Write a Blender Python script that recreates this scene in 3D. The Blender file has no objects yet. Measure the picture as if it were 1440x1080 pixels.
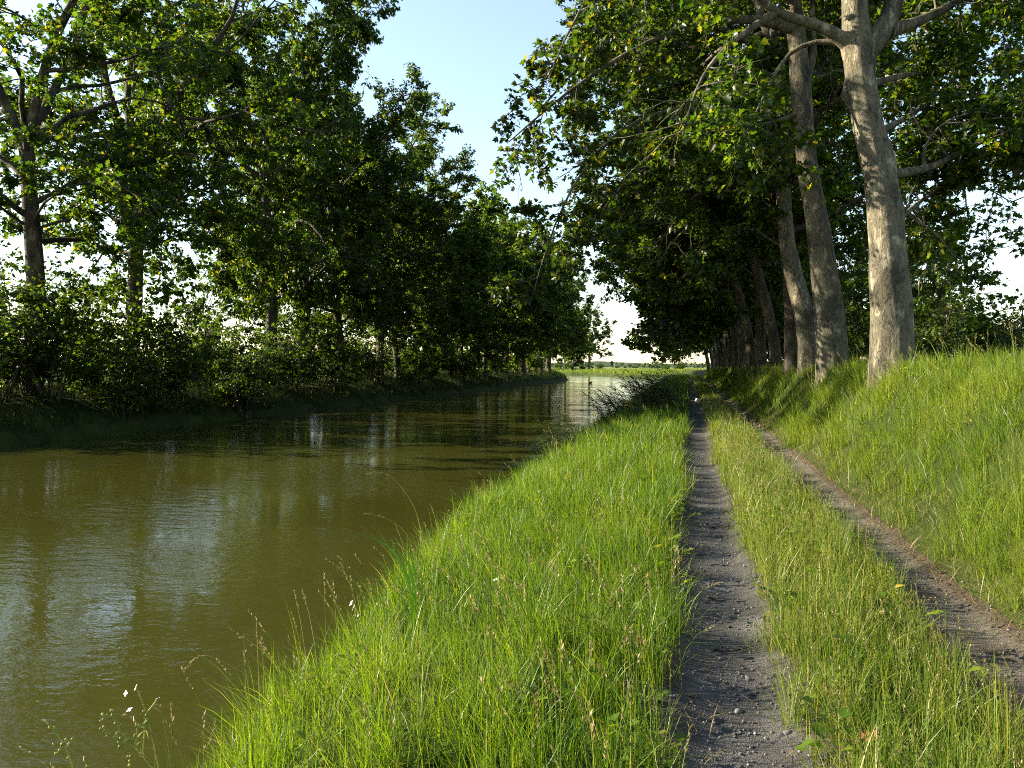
import bpy, math, random
import numpy as np
from mathutils import Vector, noise as mnoise

R = math.radians
scene = bpy.context.scene
COL = scene.collection

# ------------------------------------------------------------------ camera
F_PX, CX, CY = 1100.0, 720.0, 540.0          # in the photograph's 1440 x 1080 pixels
YAW, PITCH, EYE = R(12.8), R(1.30), 1.65     # the track runs along +Y, camera looks a little to its left
cam_d = bpy.data.cameras.new("camera")
cam_d.sensor_width = 36.0
cam_d.lens = F_PX / 1440.0 * 36.0
cam_d.clip_start, cam_d.clip_end = 0.05, 12000.0
cam = bpy.data.objects.new("camera", cam_d)
COL.objects.link(cam)
cam.location = (0, 0, EYE)
cam.rotation_euler = (R(90) - PITCH, 0, YAW)
scene.camera = cam

# ------------------------------------------------------------------ light
SUN_AZ, SUN_EL = R(-91), R(23.5)               # azimuth clockwise from +Y
world = bpy.data.worlds.new("World")
scene.world = world
world.use_nodes = True
wn = world.node_tree
wn.nodes.clear()
w_out = wn.nodes.new("ShaderNodeOutputWorld")
w_bg = wn.nodes.new("ShaderNodeBackground")
w_sky = wn.nodes.new("ShaderNodeTexSky")
w_sky.sky_type = 'NISHITA'
w_sky.sun_disc = False
w_sky.sun_elevation = SUN_EL
w_sky.sun_rotation = SUN_AZ
w_sky.altitude = 0
w_sky.air_density = 1.25
w_sky.dust_density = 0.3
w_sky.ozone_density = 2.2
w_hs = wn.nodes.new("ShaderNodeHueSaturation")
w_hs.inputs["Saturation"].default_value = 0.85
wn.links.new(w_sky.outputs[0], w_hs.inputs["Color"])
wn.links.new(w_hs.outputs[0], w_bg.inputs[0])
wn.links.new(w_bg.outputs[0], w_out.inputs[0])
w_bg.inputs[1].default_value = 0.074

sun_d = bpy.data.lights.new("sun", 'SUN')
sun_d.energy = 5.0
sun_d.angle = R(0.5)
sun_d.color = (1.0, 0.87, 0.66)
sun = bpy.data.objects.new("sun", sun_d)
COL.objects.link(sun)
S = Vector((math.sin(SUN_AZ) * math.cos(SUN_EL), math.cos(SUN_AZ) * math.cos(SUN_EL), math.sin(SUN_EL)))
sun.rotation_euler = S.to_track_quat('Z', 'Y').to_euler()
sun.location = S * 60

vs = scene.view_settings
vs.view_transform = 'Standard'
vs.look = 'None'
vs.exposure = 2.18
vs.gamma = 1.0
scene.cycles.use_denoising = False          # keep blades and leaves crisp; the little grain left reads as sensor noise
scene.cycles.sample_clamp_indirect = 2.0
scene.cycles.max_bounces = 6
scene.cycles.diffuse_bounces = 3
scene.cycles.glossy_bounces = 3
scene.cycles.transmission_bounces = 4
scene.cycles.pixel_filter_type = 'BLACKMAN_HARRIS'
scene.cycles.filter_width = 1.0

# ------------------------------------------------------------------ helpers
_f = Vector((-math.sin(YAW) * math.cos(PITCH), math.cos(YAW) * math.cos(PITCH), -math.sin(PITCH)))
_r = Vector((math.cos(YAW), math.sin(YAW), 0))
_u = _r.cross(_f)


def px(x, y, d):
    """The point that stands d metres in front of the camera at pixel (x, y) of the photograph."""
    p = Vector((0, 0, EYE)) + _f * d + _r * ((x - CX) / F_PX * d) + _u * ((CY - y) / F_PX * d)
    return np.array(p)


def tag(o, label=None, cat=None, group=None, kind=None):
    if label: o["label"] = label
    if cat: o["category"] = cat
    if group: o["group"] = group
    if kind: o["kind"] = kind
    return o


def mesh_np(name, V, faces, mat, parent=None, smooth=False, uv=None):
    """faces: list of (n_faces, k) integer arrays."""
    V = np.asarray(V, dtype=np.float32)
    me = bpy.data.meshes.new(name)
    me.vertices.add(len(V))
    me.vertices.foreach_set("co", V.ravel())
    faces = [np.asarray(f, dtype=np.int32) for f in faces if len(f)]
    loops = np.concatenate([f.ravel() for f in faces])
    tot = np.concatenate([np.full(len(f), f.shape[1], dtype=np.int32) for f in faces])
    starts = np.concatenate([[0], np.cumsum(tot)[:-1]]).astype(np.int32)
    me.loops.add(len(loops))
    me.loops.foreach_set("vertex_index", loops)
    me.polygons.add(len(tot))
    me.polygons.foreach_set("loop_start", starts)
    if smooth:
        me.polygons.foreach_set("use_smooth", np.ones(len(tot), dtype=bool))
    if uv is not None:
        l = me.uv_layers.new(name="UVMap")
        l.data.foreach_set("uv", np.asarray(uv, dtype=np.float32)[loops].ravel())
    me.update(calc_edges=True)
    me.materials.append(mat)
    o = bpy.data.objects.new(name, me)
    COL.objects.link(o)
    if parent is not None:
        o.parent = parent
    return o


class MB:
    """Collects tubes, blades, blobs as numpy pieces of ONE mesh."""
    def __init__(self):
        self.V, self.F, self.n = [], {}, 0

    def add(self, V, *faces):
        V = np.asarray(V, dtype=np.float64)
        for f in faces:
            f = np.asarray(f, dtype=np.int64)
            if len(f):
                self.F.setdefault(f.shape[1], []).append(f + self.n)
        self.V.append(V)
        self.n += len(V)

    def tube(self, P, rad, sides=6, cap=True, wob=None):
        P = np.asarray(P, dtype=float)
        n = len(P)
        T = np.gradient(P, axis=0)
        T /= np.linalg.norm(T, axis=1)[:, None] + 1e-9
        ref = np.array([0.0, 1.0, 0.0]) if abs(T[0][2]) > 0.7 else np.array([0.0, 0.0, 1.0])
        A = np.cross(T, ref)
        A /= np.linalg.norm(A, axis=1)[:, None] + 1e-9
        B = np.cross(T, A)
        th = np.linspace(0, 2 * np.pi, sides, endpoint=False)
        rr = np.asarray(rad, dtype=float)[:, None] * np.ones((1, sides))
        if wob is not None:
            rr = rr * wob
        V = P[:, None, :] + rr[:, :, None] * (np.cos(th)[None, :, None] * A[:, None, :] + np.sin(th)[None, :, None] * B[:, None, :])
        V = V.reshape(-1, 3)
        i = np.arange(n - 1)[:, None] * sides
        j = np.arange(sides)[None, :]
        j2 = (j + 1) % sides
        Q = np.stack([i + j, i + sides + j, i + sides + j2, i + j2], axis=-1).reshape(-1, 4)
        self.add(V, Q)
        if cap:
            self.n -= 0
            base = self.n - len(V)
            tip = P[-1] + T[-1] * rad[-1] * 0.6
            self.V.append(tip[None])
            k = np.arange(sides)
            last = base + (n - 1) * sides
            self.F.setdefault(3, []).append(np.stack([last + k, np.full(sides, self.n), last + (k + 1) % sides], axis=-1))
            self.n += 1

    def build(self, name, mat, parent=None, smooth=False):
        return mesh_np(name, np.concatenate(self.V), [np.concatenate(v) for v in self.F.values()], mat, parent, smooth)


def vnoise(x, y, seed=0):
    """Smooth value noise in 0..1, vectorised."""
    x = np.asarray(x, dtype=float); y = np.asarray(y, dtype=float)
    xi, yi = np.floor(x).astype(np.int64), np.floor(y).astype(np.int64)
    fx, fy = x - xi, y - yi
    fx, fy = fx * fx * (3 - 2 * fx), fy * fy * (3 - 2 * fy)
    def h(a, b):
        n = (a * 374761393 + b * 668265263 + seed * 974711) & 0x7fffffff
        n = ((n ^ (n >> 13)) * 1274126177) & 0x7fffffff
        n = n ^ (n >> 16)
        return (n & 0xffff) / 65535.0
    return (h(xi, yi) * (1 - fx) + h(xi + 1, yi) * fx) * (1 - fy) + (h(xi, yi + 1) * (1 - fx) + h(xi + 1, yi + 1) * fx) * fy


def fnoise(x, y, seed=0, oct=3):
    s, a, t = 0, 1.0, 0
    for k in range(oct):
        s = s + a * vnoise(np.asarray(x) * 2 ** k, np.asarray(y) * 2 ** k, seed + k * 17)
        t += a; a *= 0.5
    return s / t


# ------------------------------------------------------------------ materials
def new_mat(name):
    m = bpy.data.materials.new(name)
    m.use_nodes = True
    nt = m.node_tree
    nt.nodes.clear()
    out = nt.nodes.new("ShaderNodeOutputMaterial")
    return m, nt, out


def N(nt, kind, **kw):
    n = nt.nodes.new(kind)
    for k, v in kw.items():
        if k == "ins":
            for a, b in v.items():
                n.inputs[a].default_value = b
        else:
            setattr(n, k, v)
    return n


ALB = 0.82


def ramp(nt, stops, fac=None):
    n = nt.nodes.new("ShaderNodeValToRGB")
    cr = n.color_ramp
    while len(cr.elements) < len(stops):
        cr.elements.new(0.5)
    for e, (p, c) in zip(cr.elements, stops):
        e.position = p
        e.color = (*c, 1) if len(c) == 3 else c
    if fac is not None:
        nt.links.new(fac, n.inputs[0])
    return n


def leafy(name, stops, trans, trans_mix=0.45, rough=0.5, patch=0.0, patch_col=(0.2, 0.17, 0.05), spec=0.35):
    """Thin green leaf or blade: reflects, and lets light through."""
    m, nt, out = new_mat(name)
    L = nt.links.new
    g = N(nt, "ShaderNodeNewGeometry")
    r = ramp(nt, [(p_, tuple(c_ * ALB for c_ in k_)) for p_, k_ in stops], g.outputs["Random Per Island"])
    col = r.outputs[0]
    if patch > 0:
        tc = N(nt, "ShaderNodeTexCoord")
        nz = N(nt, "ShaderNodeTexNoise", ins={"Scale": 0.9, "Detail": 3.0})
        L(tc.outputs["Object"], nz.inputs["Vector"])
        rm = ramp(nt, [(0.42, (0, 0, 0)), (0.68, (patch, patch, patch))], nz.outputs[0])
        mx = N(nt, "ShaderNodeMix", data_type='RGBA')
        L(rm.outputs[0], mx.inputs[0]); L(col, mx.inputs[6])
        mx.inputs[7].default_value = (*patch_col, 1)
        col = mx.outputs[2]
    p = N(nt, "ShaderNodeBsdfPrincipled", ins={"Roughness": rough, "Specular IOR Level": spec})
    L(col, p.inputs["Base Color"])
    t = N(nt, "ShaderNodeBsdfTranslucent")
    mt = N(nt, "ShaderNodeMix", data_type='RGBA', blend_type='MULTIPLY', ins={0: 1.0})
    L(col, mt.inputs[6])
    mt.inputs[7].default_value = (*trans, 1)
    L(mt.outputs[2], t.inputs[0])
    ms = N(nt, "ShaderNodeMixShader", ins={0: trans_mix})
    L(p.outputs[0], ms.inputs[1]); L(t.outputs[0], ms.inputs[2])
    L(ms.outputs[0], out.inputs[0])
    return m


M_LEAF = leafy("plane_leaf", [(0.0, (0.008, 0.020, 0.004)), (0.5, (0.015, 0.034, 0.004)), (0.9, (0.034, 0.053, 0.006)), (1.0, (0.070, 0.066, 0.008))],
               (7.6, 6.8, 1.5), 0.42, 0.42, spec=0.32)
M_LEAF_SHADED = leafy("shaded_plane_leaf", [(0.0, (0.008, 0.020, 0.004)), (0.5, (0.014, 0.031, 0.004)), (0.88, (0.030, 0.046, 0.006)), (1.0, (0.075, 0.066, 0.008))],  # same plane leaf, darker: the crowns' weaker light is put into the colour
                      (5.6, 5.0, 1.2), 0.40, 0.42, spec=0.32)
M_LEAF_BUSH = leafy("bush_leaf", [(0.0, (0.011, 0.024, 0.005)), (0.6, (0.020, 0.042, 0.006)), (1.0, (0.050, 0.075, 0.009))],
                    (5.2, 4.8, 1.2), 0.42, 0.5, spec=0.25)
M_GRASS = leafy("verge_grass", [(0.0, (0.020, 0.060, 0.003)), (0.45, (0.054, 0.130, 0.005)), (0.82, (0.100, 0.185, 0.008)), (0.94, (0.16, 0.20, 0.020)), (1.0, (0.30, 0.26, 0.09))],
                (2.2, 2.0, 0.9), 0.45, 0.42, 0.40, (0.13, 0.18, 0.010))
M_GRASS_DRY = leafy("strip_grass", [(0.0, (0.050, 0.095, 0.007)), (0.45, (0.085, 0.155, 0.012)), (0.85, (0.15, 0.20, 0.025)), (1.0, (0.34, 0.29, 0.10))],
                    (1.9, 1.8, 1.0), 0.40, 0.45, 0.4, (0.22, 0.24, 0.04))
M_GRASS_BANK = leafy("bank_grass", [(0.0, (0.045, 0.100, 0.007)), (0.5, (0.085, 0.160, 0.010)), (0.88, (0.15, 0.20, 0.018)), (0.98, (0.21, 0.22, 0.04)), (1.0, (0.33, 0.29, 0.11))],
                     (2.1, 1.9, 0.9), 0.45, 0.42, 0.4, (0.18, 0.225, 0.02))
M_UNDER = leafy("shaded_undergrowth_leaf", [(0.0, (0.009, 0.018, 0.005)), (0.7, (0.016, 0.030, 0.006)), (1.0, (0.035, 0.050, 0.008))], (2.6, 2.5, 1.0), 0.35, 0.7, spec=0.08)  # green darkened to carry the shade under the far trees
M_SEED = leafy("seed_head", [(0.0, (0.14, 0.12, 0.04)), (0.6, (0.24, 0.20, 0.08)), (1.0, (0.36, 0.29, 0.14))], (1.3, 1.2, 1.0), 0.35, 0.6)
M_REED = leafy("reed_leaf", [(0.0, (0.022, 0.042, 0.012)), (0.7, (0.045, 0.075, 0.018)), (1.0, (0.10, 0.09, 0.04))], (1.8, 1.7, 1.0), 0.3, 0.4)
M_IRIS = leafy("iris_leaf", [(0.0, (0.012, 0.042, 0.005)), (1.0, (0.026, 0.070, 0.008))], (2.2, 2.2, 0.8), 0.32, 0.45, spec=0.2)
M_HERB = leafy("herb_green", [(0.0, (0.22, 0.28, 0.06)), (0.7, (0.34, 0.38, 0.10)), (1.0, (0.42, 0.42, 0.15))], (1.8, 1.7, 1.0), 0.3, 0.5)
M_PETAL_W = leafy("white_petal", [(0.0, (0.74, 0.72, 0.74)), (1.0, (0.82, 0.80, 0.80))], (1.0, 1.0, 1.0), 0.3, 0.6)
M_PETAL_Y = leafy("yellow_petal", [(0.0, (0.75, 0.48, 0.02)), (1.0, (0.80, 0.58, 0.04))], (1.0, 1.0, 0.8), 0.3, 0.6)
M_DEADLEAF = leafy("dead_leaf", [(0.0, (0.34, 0.12, 0.03)), (1.0, (0.40, 0.22, 0.08))], (1.2, 1.0, 0.8), 0.3, 0.6)


def bark_mat(name, a, b, c, scale=3.0):
    m, nt, out = new_mat(name)
    L = nt.links.new
    tc = N(nt, "ShaderNodeTexCoord")
    mp = N(nt, "ShaderNodeMapping", ins={"Scale": (scale, scale, scale * 0.42)})
    L(tc.outputs["Object"], mp.inputs[0])
    a, b, c = (tuple(x * ALB for x in k) for k in (a, b, c))
    warp = N(nt, "ShaderNodeTexNoise", ins={"Scale": 2.0, "Detail": 4.0})
    L(mp.outputs[0], warp.inputs["Vector"])
    add = N(nt, "ShaderNodeMix", data_type='RGBA', blend_type='ADD', ins={0: 0.9})
    L(mp.outputs[0], add.inputs[6]); L(warp.outputs["Color"], add.inputs[7])
    n1 = N(nt, "ShaderNodeTexNoise", ins={"Scale": 1.6, "Detail": 7.0, "Roughness": 0.62})
    L(add.outputs[2], n1.inputs["Vector"])
    v = N(nt, "ShaderNodeTexVoronoi", ins={"Scale": 2.2})
    L(add.outputs[2], v.inputs["Vector"])
    r1 = ramp(nt, [(0.37, a), (0.47, b), (0.55, b), (0.63, c)], n1.outputs[0])
    # flakes that have come off leave pale plates
    rv = ramp(nt, [(0.0, (1, 1, 1)), (0.17, (0.9, 0.9, 0.9)), (0.23, (0, 0, 0))], v.outputs["Distance"])
    mx = N(nt, "ShaderNodeMix", data_type='RGBA')
    mfac = N(nt, "ShaderNodeMath", operation='MULTIPLY', ins={1: 0.18})
    L(rv.outputs[0], mfac.inputs[0]); L(mfac.outputs[0], mx.inputs[0])
    L(r1.outputs[0], mx.inputs[6]); mx.inputs[7].default_value = (*c, 1)
    n0 = N(nt, "ShaderNodeTexNoise", ins={"Scale": 0.55, "Detail": 4.0, "Roughness": 0.6})
    L(add.outputs[2], n0.inputs["Vector"])
    r0 = ramp(nt, [(0.38, (0.50, 0.50, 0.47)), (0.50, (0.95, 0.95, 0.92)), (0.62, (1.25, 1.2, 1.1))], n0.outputs[0])
    m0 = N(nt, "ShaderNodeMix", data_type='RGBA', blend_type='MULTIPLY', ins={0: 1.0})
    L(mx.outputs[2], m0.inputs[6]); L(r0.outputs[0], m0.inputs[7])
    mx = m0
    # fine dark cracks and lichen
    n2 = N(nt, "ShaderNodeTexNoise", ins={"Scale": 9.0, "Detail": 8.0, "Roughness": 0.7})
    L(add.outputs[2], n2.inputs["Vector"])
    r2 = ramp(nt, [(0.38, (0.25, 0.24, 0.22)), (0.50, (1, 1, 1))], n2.outputs[0])
    ml = N(nt, "ShaderNodeMix", data_type='RGBA', blend_type='MULTIPLY', ins={0: 0.85})
    L(mx.outputs[2], ml.inputs[6]); L(r2.outputs[0], ml.inputs[7])
    bp = N(nt, "ShaderNodeBump", ins={"Strength": 0.9, "Distance": 0.05})
    sm = N(nt, "ShaderNodeMath", operation='ADD')
    L(n2.outputs[0], sm.inputs[0]); L(n1.outputs[0], sm.inputs[1])
    L(sm.outputs[0], bp.inputs["Height"])
    p = N(nt, "ShaderNodeBsdfPrincipled", ins={"Roughness": 0.88, "Specular IOR Level": 0.2})
    L(ml.outputs[2], p.inputs["Base Color"]); L(bp.outputs[0], p.inputs["Normal"])
    L(p.outputs[0], out.inputs[0])
    return m


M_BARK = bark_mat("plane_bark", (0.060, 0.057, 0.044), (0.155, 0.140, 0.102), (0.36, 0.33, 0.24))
M_BARK_DARK = bark_mat("shaded_plane_bark", (0.045, 0.040, 0.030), (0.10, 0.086, 0.062), (0.20, 0.175, 0.13))  # plane bark again, with the shade on the trunks mixed into its colour
M_STEM = bark_mat("bush_stem", (0.06, 0.05, 0.03), (0.11, 0.09, 0.06), (0.17, 0.14, 0.09), 8.0)


def ground_mat():
    m, nt, out = new_mat("ground_turf")
    L = nt.links.new
    tc = N(nt, "ShaderNodeTexCoord")
    n1 = N(nt, "ShaderNodeTexNoise", ins={"Scale": 0.6, "Detail": 8.0, "Roughness": 0.65})
    n2 = N(nt, "ShaderNodeTexNoise", ins={"Scale": 0.012, "Detail": 3.0})
    n3 = N(nt, "ShaderNodeTexNoise", ins={"Scale": 14.0, "Detail": 6.0, "Roughness": 0.7})
    for n in (n1, n2, n3):
        L(tc.outputs["Object"], n.inputs["Vector"])
    turf = ramp(nt, [(0.30, (0.014, 0.022, 0.006)), (0.52, (0.030, 0.042, 0.010)), (0.75, (0.060, 0.065, 0.020))], n1.outputs[0])
    field = ramp(nt, [(0.38, (0.055, 0.10, 0.02)), (0.5, (0.10, 0.14, 0.03)), (0.62, (0.17, 0.16, 0.06))], n2.outputs[0])
    sx = N(nt, "ShaderNodeSeparateXYZ")
    L(tc.outputs["Object"], sx.inputs[0])
    far = N(nt, "ShaderNodeMapRange", ins={1: 230.0, 2: 420.0})
    L(sx.outputs[1], far.inputs[0])
    mf = N(nt, "ShaderNodeMix", data_type='RGBA')
    L(far.outputs[0], mf.inputs[0]); L(turf.outputs[0], mf.inputs[6]); L(field.outputs[0], mf.inputs[7])
    soil = ramp(nt, [(0.32, (0.025, 0.019, 0.013)), (0.6, (0.06, 0.044, 0.028)), (0.8, (0.12, 0.09, 0.055))], n3.outputs[0])
    g = N(nt, "ShaderNodeNewGeometry")
    sn = N(nt, "ShaderNodeSeparateXYZ")
    L(g.outputs["True Normal"], sn.inputs[0])
    bare = N(nt, "ShaderNodeMapRange", ins={1: 0.58, 2: 0.44})
    L(sn.outputs[2], bare.inputs[0])
    mb = N(nt, "ShaderNodeMix", data_type='RGBA')
    L(bare.outputs[0], mb.inputs[0]); L(mf.outputs[2], mb.inputs[6]); L(soil.outputs[0], mb.inputs[7])
    bp = N(nt, "ShaderNodeBump", ins={"Strength": 0.8, "Distance": 0.06})
    L(n3.outputs[0], bp.inputs["Height"])
    p = N(nt, "ShaderNodeBsdfPrincipled", ins={"Roughness": 0.95, "Specular IOR Level": 0.1})
    L(mb.outputs[2], p.inputs["Base Color"]); L(bp.outputs[0], p.inputs["Normal"])
    L(p.outputs[0], out.inputs[0])
    return m


def gravel_mat():
    m, nt, out = new_mat("path_gravel")
    L = nt.links.new
    tc = N(nt, "ShaderNodeTexCoord")
    n1 = N(nt, "ShaderNodeTexNoise", ins={"Scale": 2.2, "Detail": 5.0, "Roughness": 0.6})
    v = N(nt, "ShaderNodeTexVoronoi", ins={"Scale": 120.0})
    n2 = N(nt, "ShaderNodeTexNoise", ins={"Scale": 55.0, "Detail": 5.0, "Roughness": 0.7})
    for n in (n1, v, n2):
        L(tc.outputs["Object"], n.inputs["Vector"])
    base = ramp(nt, [(0.30, (0.026, 0.026, 0.026)), (0.5, (0.048, 0.048, 0.047)), (0.7, (0.088, 0.086, 0.080))], n1.outputs[0])
    suv = N(nt, "ShaderNodeSeparateXYZ")
    L(tc.outputs["UV"], suv.inputs[0])
    isr = N(nt, "ShaderNodeMath", operation='GREATER_THAN', ins={1: 500.0})
    L(suv.outputs[1], isr.inputs[0])
    tan = ramp(nt, [(0.30, (0.040, 0.035, 0.027)), (0.5, (0.082, 0.073, 0.056)), (0.7, (0.145, 0.130, 0.100))], n1.outputs[0])
    mt_ = N(nt, "ShaderNodeMix", data_type='RGBA')
    L(isr.outputs[0], mt_.inputs[0]); L(base.outputs[0], mt_.inputs[6]); L(tan.outputs[0], mt_.inputs[7])  # sunlit tan on one rut, shaded grey on the other, both painted in
    vc = ramp(nt, [(0.0, (0.6, 0.6, 0.6)), (0.6, (1.0, 1.0, 1.0)), (1.0, (1.5, 1.45, 1.4))], v.outputs["Color"])
    ml = N(nt, "ShaderNodeMix", data_type='RGBA', blend_type='MULTIPLY', ins={0: 0.8})
    L(mt_.outputs[2], ml.inputs[6]); L(vc.outputs[0], ml.inputs[7])
    # towards its edges the track turns to brown soil with dry litter (across = UV x, 0 centre .. 1 edge)
    su = N(nt, "ShaderNodeSeparateXYZ")
    L(tc.outputs["UV"], su.inputs[0])
    wob = N(nt, "ShaderNodeMath", operation='MULTIPLY_ADD', ins={1: 0.75})
    L(n1.outputs[0], wob.inputs[0]); L(su.outputs[0], wob.inputs[2])
    ed = N(nt, "ShaderNodeMapRange", ins={1: 0.98, 2: 1.22})
    L(wob.outputs[0], ed.inputs[0])
    soil = ramp(nt, [(0.35, (0.022, 0.017, 0.012)), (0.55, (0.052, 0.038, 0.024)), (0.72, (0.14, 0.105, 0.06))], n2.outputs[0])
    mb = N(nt, "ShaderNodeMix", data_type='RGBA')
    L(ed.outputs[0], mb.inputs[0]); L(ml.outputs[2], mb.inputs[6]); L(soil.outputs[0], mb.inputs[7])
    bp = N(nt, "ShaderNodeBump", ins={"Strength": 0.8, "Distance": 0.007})
    ad = N(nt, "ShaderNodeMath", operation='ADD')
    L(v.outputs["Distance"], ad.inputs[0]); L(n2.outputs[0], ad.inputs[1])
    L(ad.outputs[0], bp.inputs["Height"])
    p = N(nt, "ShaderNodeBsdfPrincipled", ins={"Roughness": 0.9, "Specular IOR Level": 0.25})
    L(mb.outputs[2], p.inputs["Base Color"]); L(bp.outputs[0], p.inputs["Normal"])
    L(p.outputs[0], out.inputs[0])
    return m


def stone_mat(name, a, b):
    m, nt, out = new_mat(name)
    L = nt.links.new
    g = N(nt, "ShaderNodeNewGeometry")
    r = ramp(nt, [(0.0, a), (0.85, b), (1.0, tuple(min(0.6, c * 1.6) for c in b))], g.outputs["Random Per Island"])
    tc = N(nt, "ShaderNodeTexCoord")
    n = N(nt, "ShaderNodeTexNoise", ins={"Scale": 12.0, "Detail": 6.0})
    L(tc.outputs["Object"], n.inputs["Vector"])
    rn = ramp(nt, [(0.3, (0.6, 0.6, 0.6)), (0.7, (1.15, 1.15, 1.15))], n.outputs[0])
    ml = N(nt, "ShaderNodeMix", data_type='RGBA', blend_type='MULTIPLY', ins={0: 1.0})
    L(r.outputs[0], ml.inputs[6]); L(rn.outputs[0], ml.inputs[7])
    p = N(nt, "ShaderNodeBsdfPrincipled", ins={"Roughness": 0.8})
    L(ml.outputs[2], p.inputs["Base Color"])
    L(p.outputs[0], out.inputs[0])
    return m


def water_mat():
    m, nt, out = new_mat("canal_water")
    L = nt.links.new
    tc = N(nt, "ShaderNodeTexCoord")
    mp = N(nt, "ShaderNodeMapping", ins={"Rotation": (0, 0, R(-12)), "Scale": (1.0, 1.9, 1.0)})
    L(tc.outputs["Object"], mp.inputs[0])
    n1 = N(nt, "ShaderNodeTexNoise", ins={"Scale": 2.6, "Detail": 4.0, "Roughness": 0.55})
    n2 = N(nt, "ShaderNodeTexNoise", ins={"Scale": 0.22, "Detail": 2.0})
    n3 = N(nt, "ShaderNodeTexNoise", ins={"Scale": 9.0, "Detail": 2.0, "Roughness": 0.5})
    for n in (n1, n2, n3):
        L(mp.outputs[0], n.inputs["Vector"])
    gust = ramp(nt, [(0.38, (0.22, 0.22, 0.22)), (0.60, (1, 1, 1))], n2.outputs[0])
    ad = N(nt, "ShaderNodeMath", operation='MULTIPLY_ADD', ins={1: 0.22})
    L(n3.outputs[0], ad.inputs[0]); L(n1.outputs[0], ad.inputs[2])
    st = N(nt, "ShaderNodeMath", operation='MULTIPLY', ins={1: 0.55})
    L(gust.outputs[0], st.inputs[0])
    bp = N(nt, "ShaderNodeBump", ins={"Distance": 0.03})
    L(st.outputs[0], bp.inputs["Strength"]); L(ad.outputs[0], bp.inputs["Height"])
    nc = N(nt, "ShaderNodeTexNoise", ins={"Scale": 0.12, "Detail": 2.0})
    L(tc.outputs["Object"], nc.inputs["Vector"])
    col = ramp(nt, [(0.35, (0.027, 0.028, 0.0050)), (0.65, (0.035, 0.037, 0.0080))], nc.outputs[0])
    p = N(nt, "ShaderNodeBsdfPrincipled", ins={"Roughness": 0.03, "IOR": 1.333, "Specular IOR Level": 0.5})
    L(col.outputs[0], p.inputs["Base Color"]); L(bp.outputs[0], p.inputs["Normal"])
    L(p.outputs[0], out.inputs[0])
    return m


M_GROUND, M_GRAVEL, M_WATER = ground_mat(), gravel_mat(), water_mat()
M_PEBBLE = stone_mat("pebble", (0.05, 0.049, 0.048), (0.15, 0.145, 0.14))
M_ROCK = stone_mat("bank_rock", (0.018, 0.017, 0.014), (0.035, 0.032, 0.028))
M_WHITE_STONE = stone_mat("white_stone", (0.55, 0.53, 0.46), (0.62, 0.60, 0.52))
M_WOODS = leafy("distant_leaf", [(0.0, (0.025, 0.05, 0.015)), (1.0, (0.06, 0.09, 0.025))], (1.5, 1.5, 1.0), 0.25, 0.7)

# ------------------------------------------------------------------ lie of the land
WATER_Z = -0.90
T0, ARC_R, CXA = 125.0, 160.0, -172.0        # the canal runs along X = -12, then bends to the left


def st(X, Y):
    """Across (s, 0 on the canal's axis, + to the towpath side) and along (t)."""
    X = np.asarray(X, dtype=float); Y = np.asarray(Y, dtype=float)
    dx, dy = X - CXA, Y - T0
    r = np.hypot(dx, dy)
    ang = np.arctan2(dy, dx)
    s = np.where(Y < T0, X + 12.0, np.where(X < CXA, dy - ARC_R, r - ARC_R))
    t = np.where(Y < T0, Y, np.where(X < CXA, T0 + ARC_R * np.pi / 2 - dx, T0 + ARC_R * ang))
    return s, t


def xy(s, t):
    s = np.asarray(s, dtype=float); t = np.asarray(t, dtype=float)
    a = np.clip((t - T0) / ARC_R, 0, None)
    return (np.where(t < T0, s - 12.0, CXA + (ARC_R + s) * np.cos(a)),
            np.where(t < T0, t, T0 + (ARC_R + s) * np.sin(a)))


def edge_right(t):
    return np.interp(t, [0, 3, 6, 10, 20, 40, 90, 130, 200], [9.80, 9.66, 9.14, 8.88, 8.85, 8.6, 8.4, 8.5, 9.0]) + 0.35 * (vnoise(t * 0.55, t * 0 + 3.3, 5) - 0.5)


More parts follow.
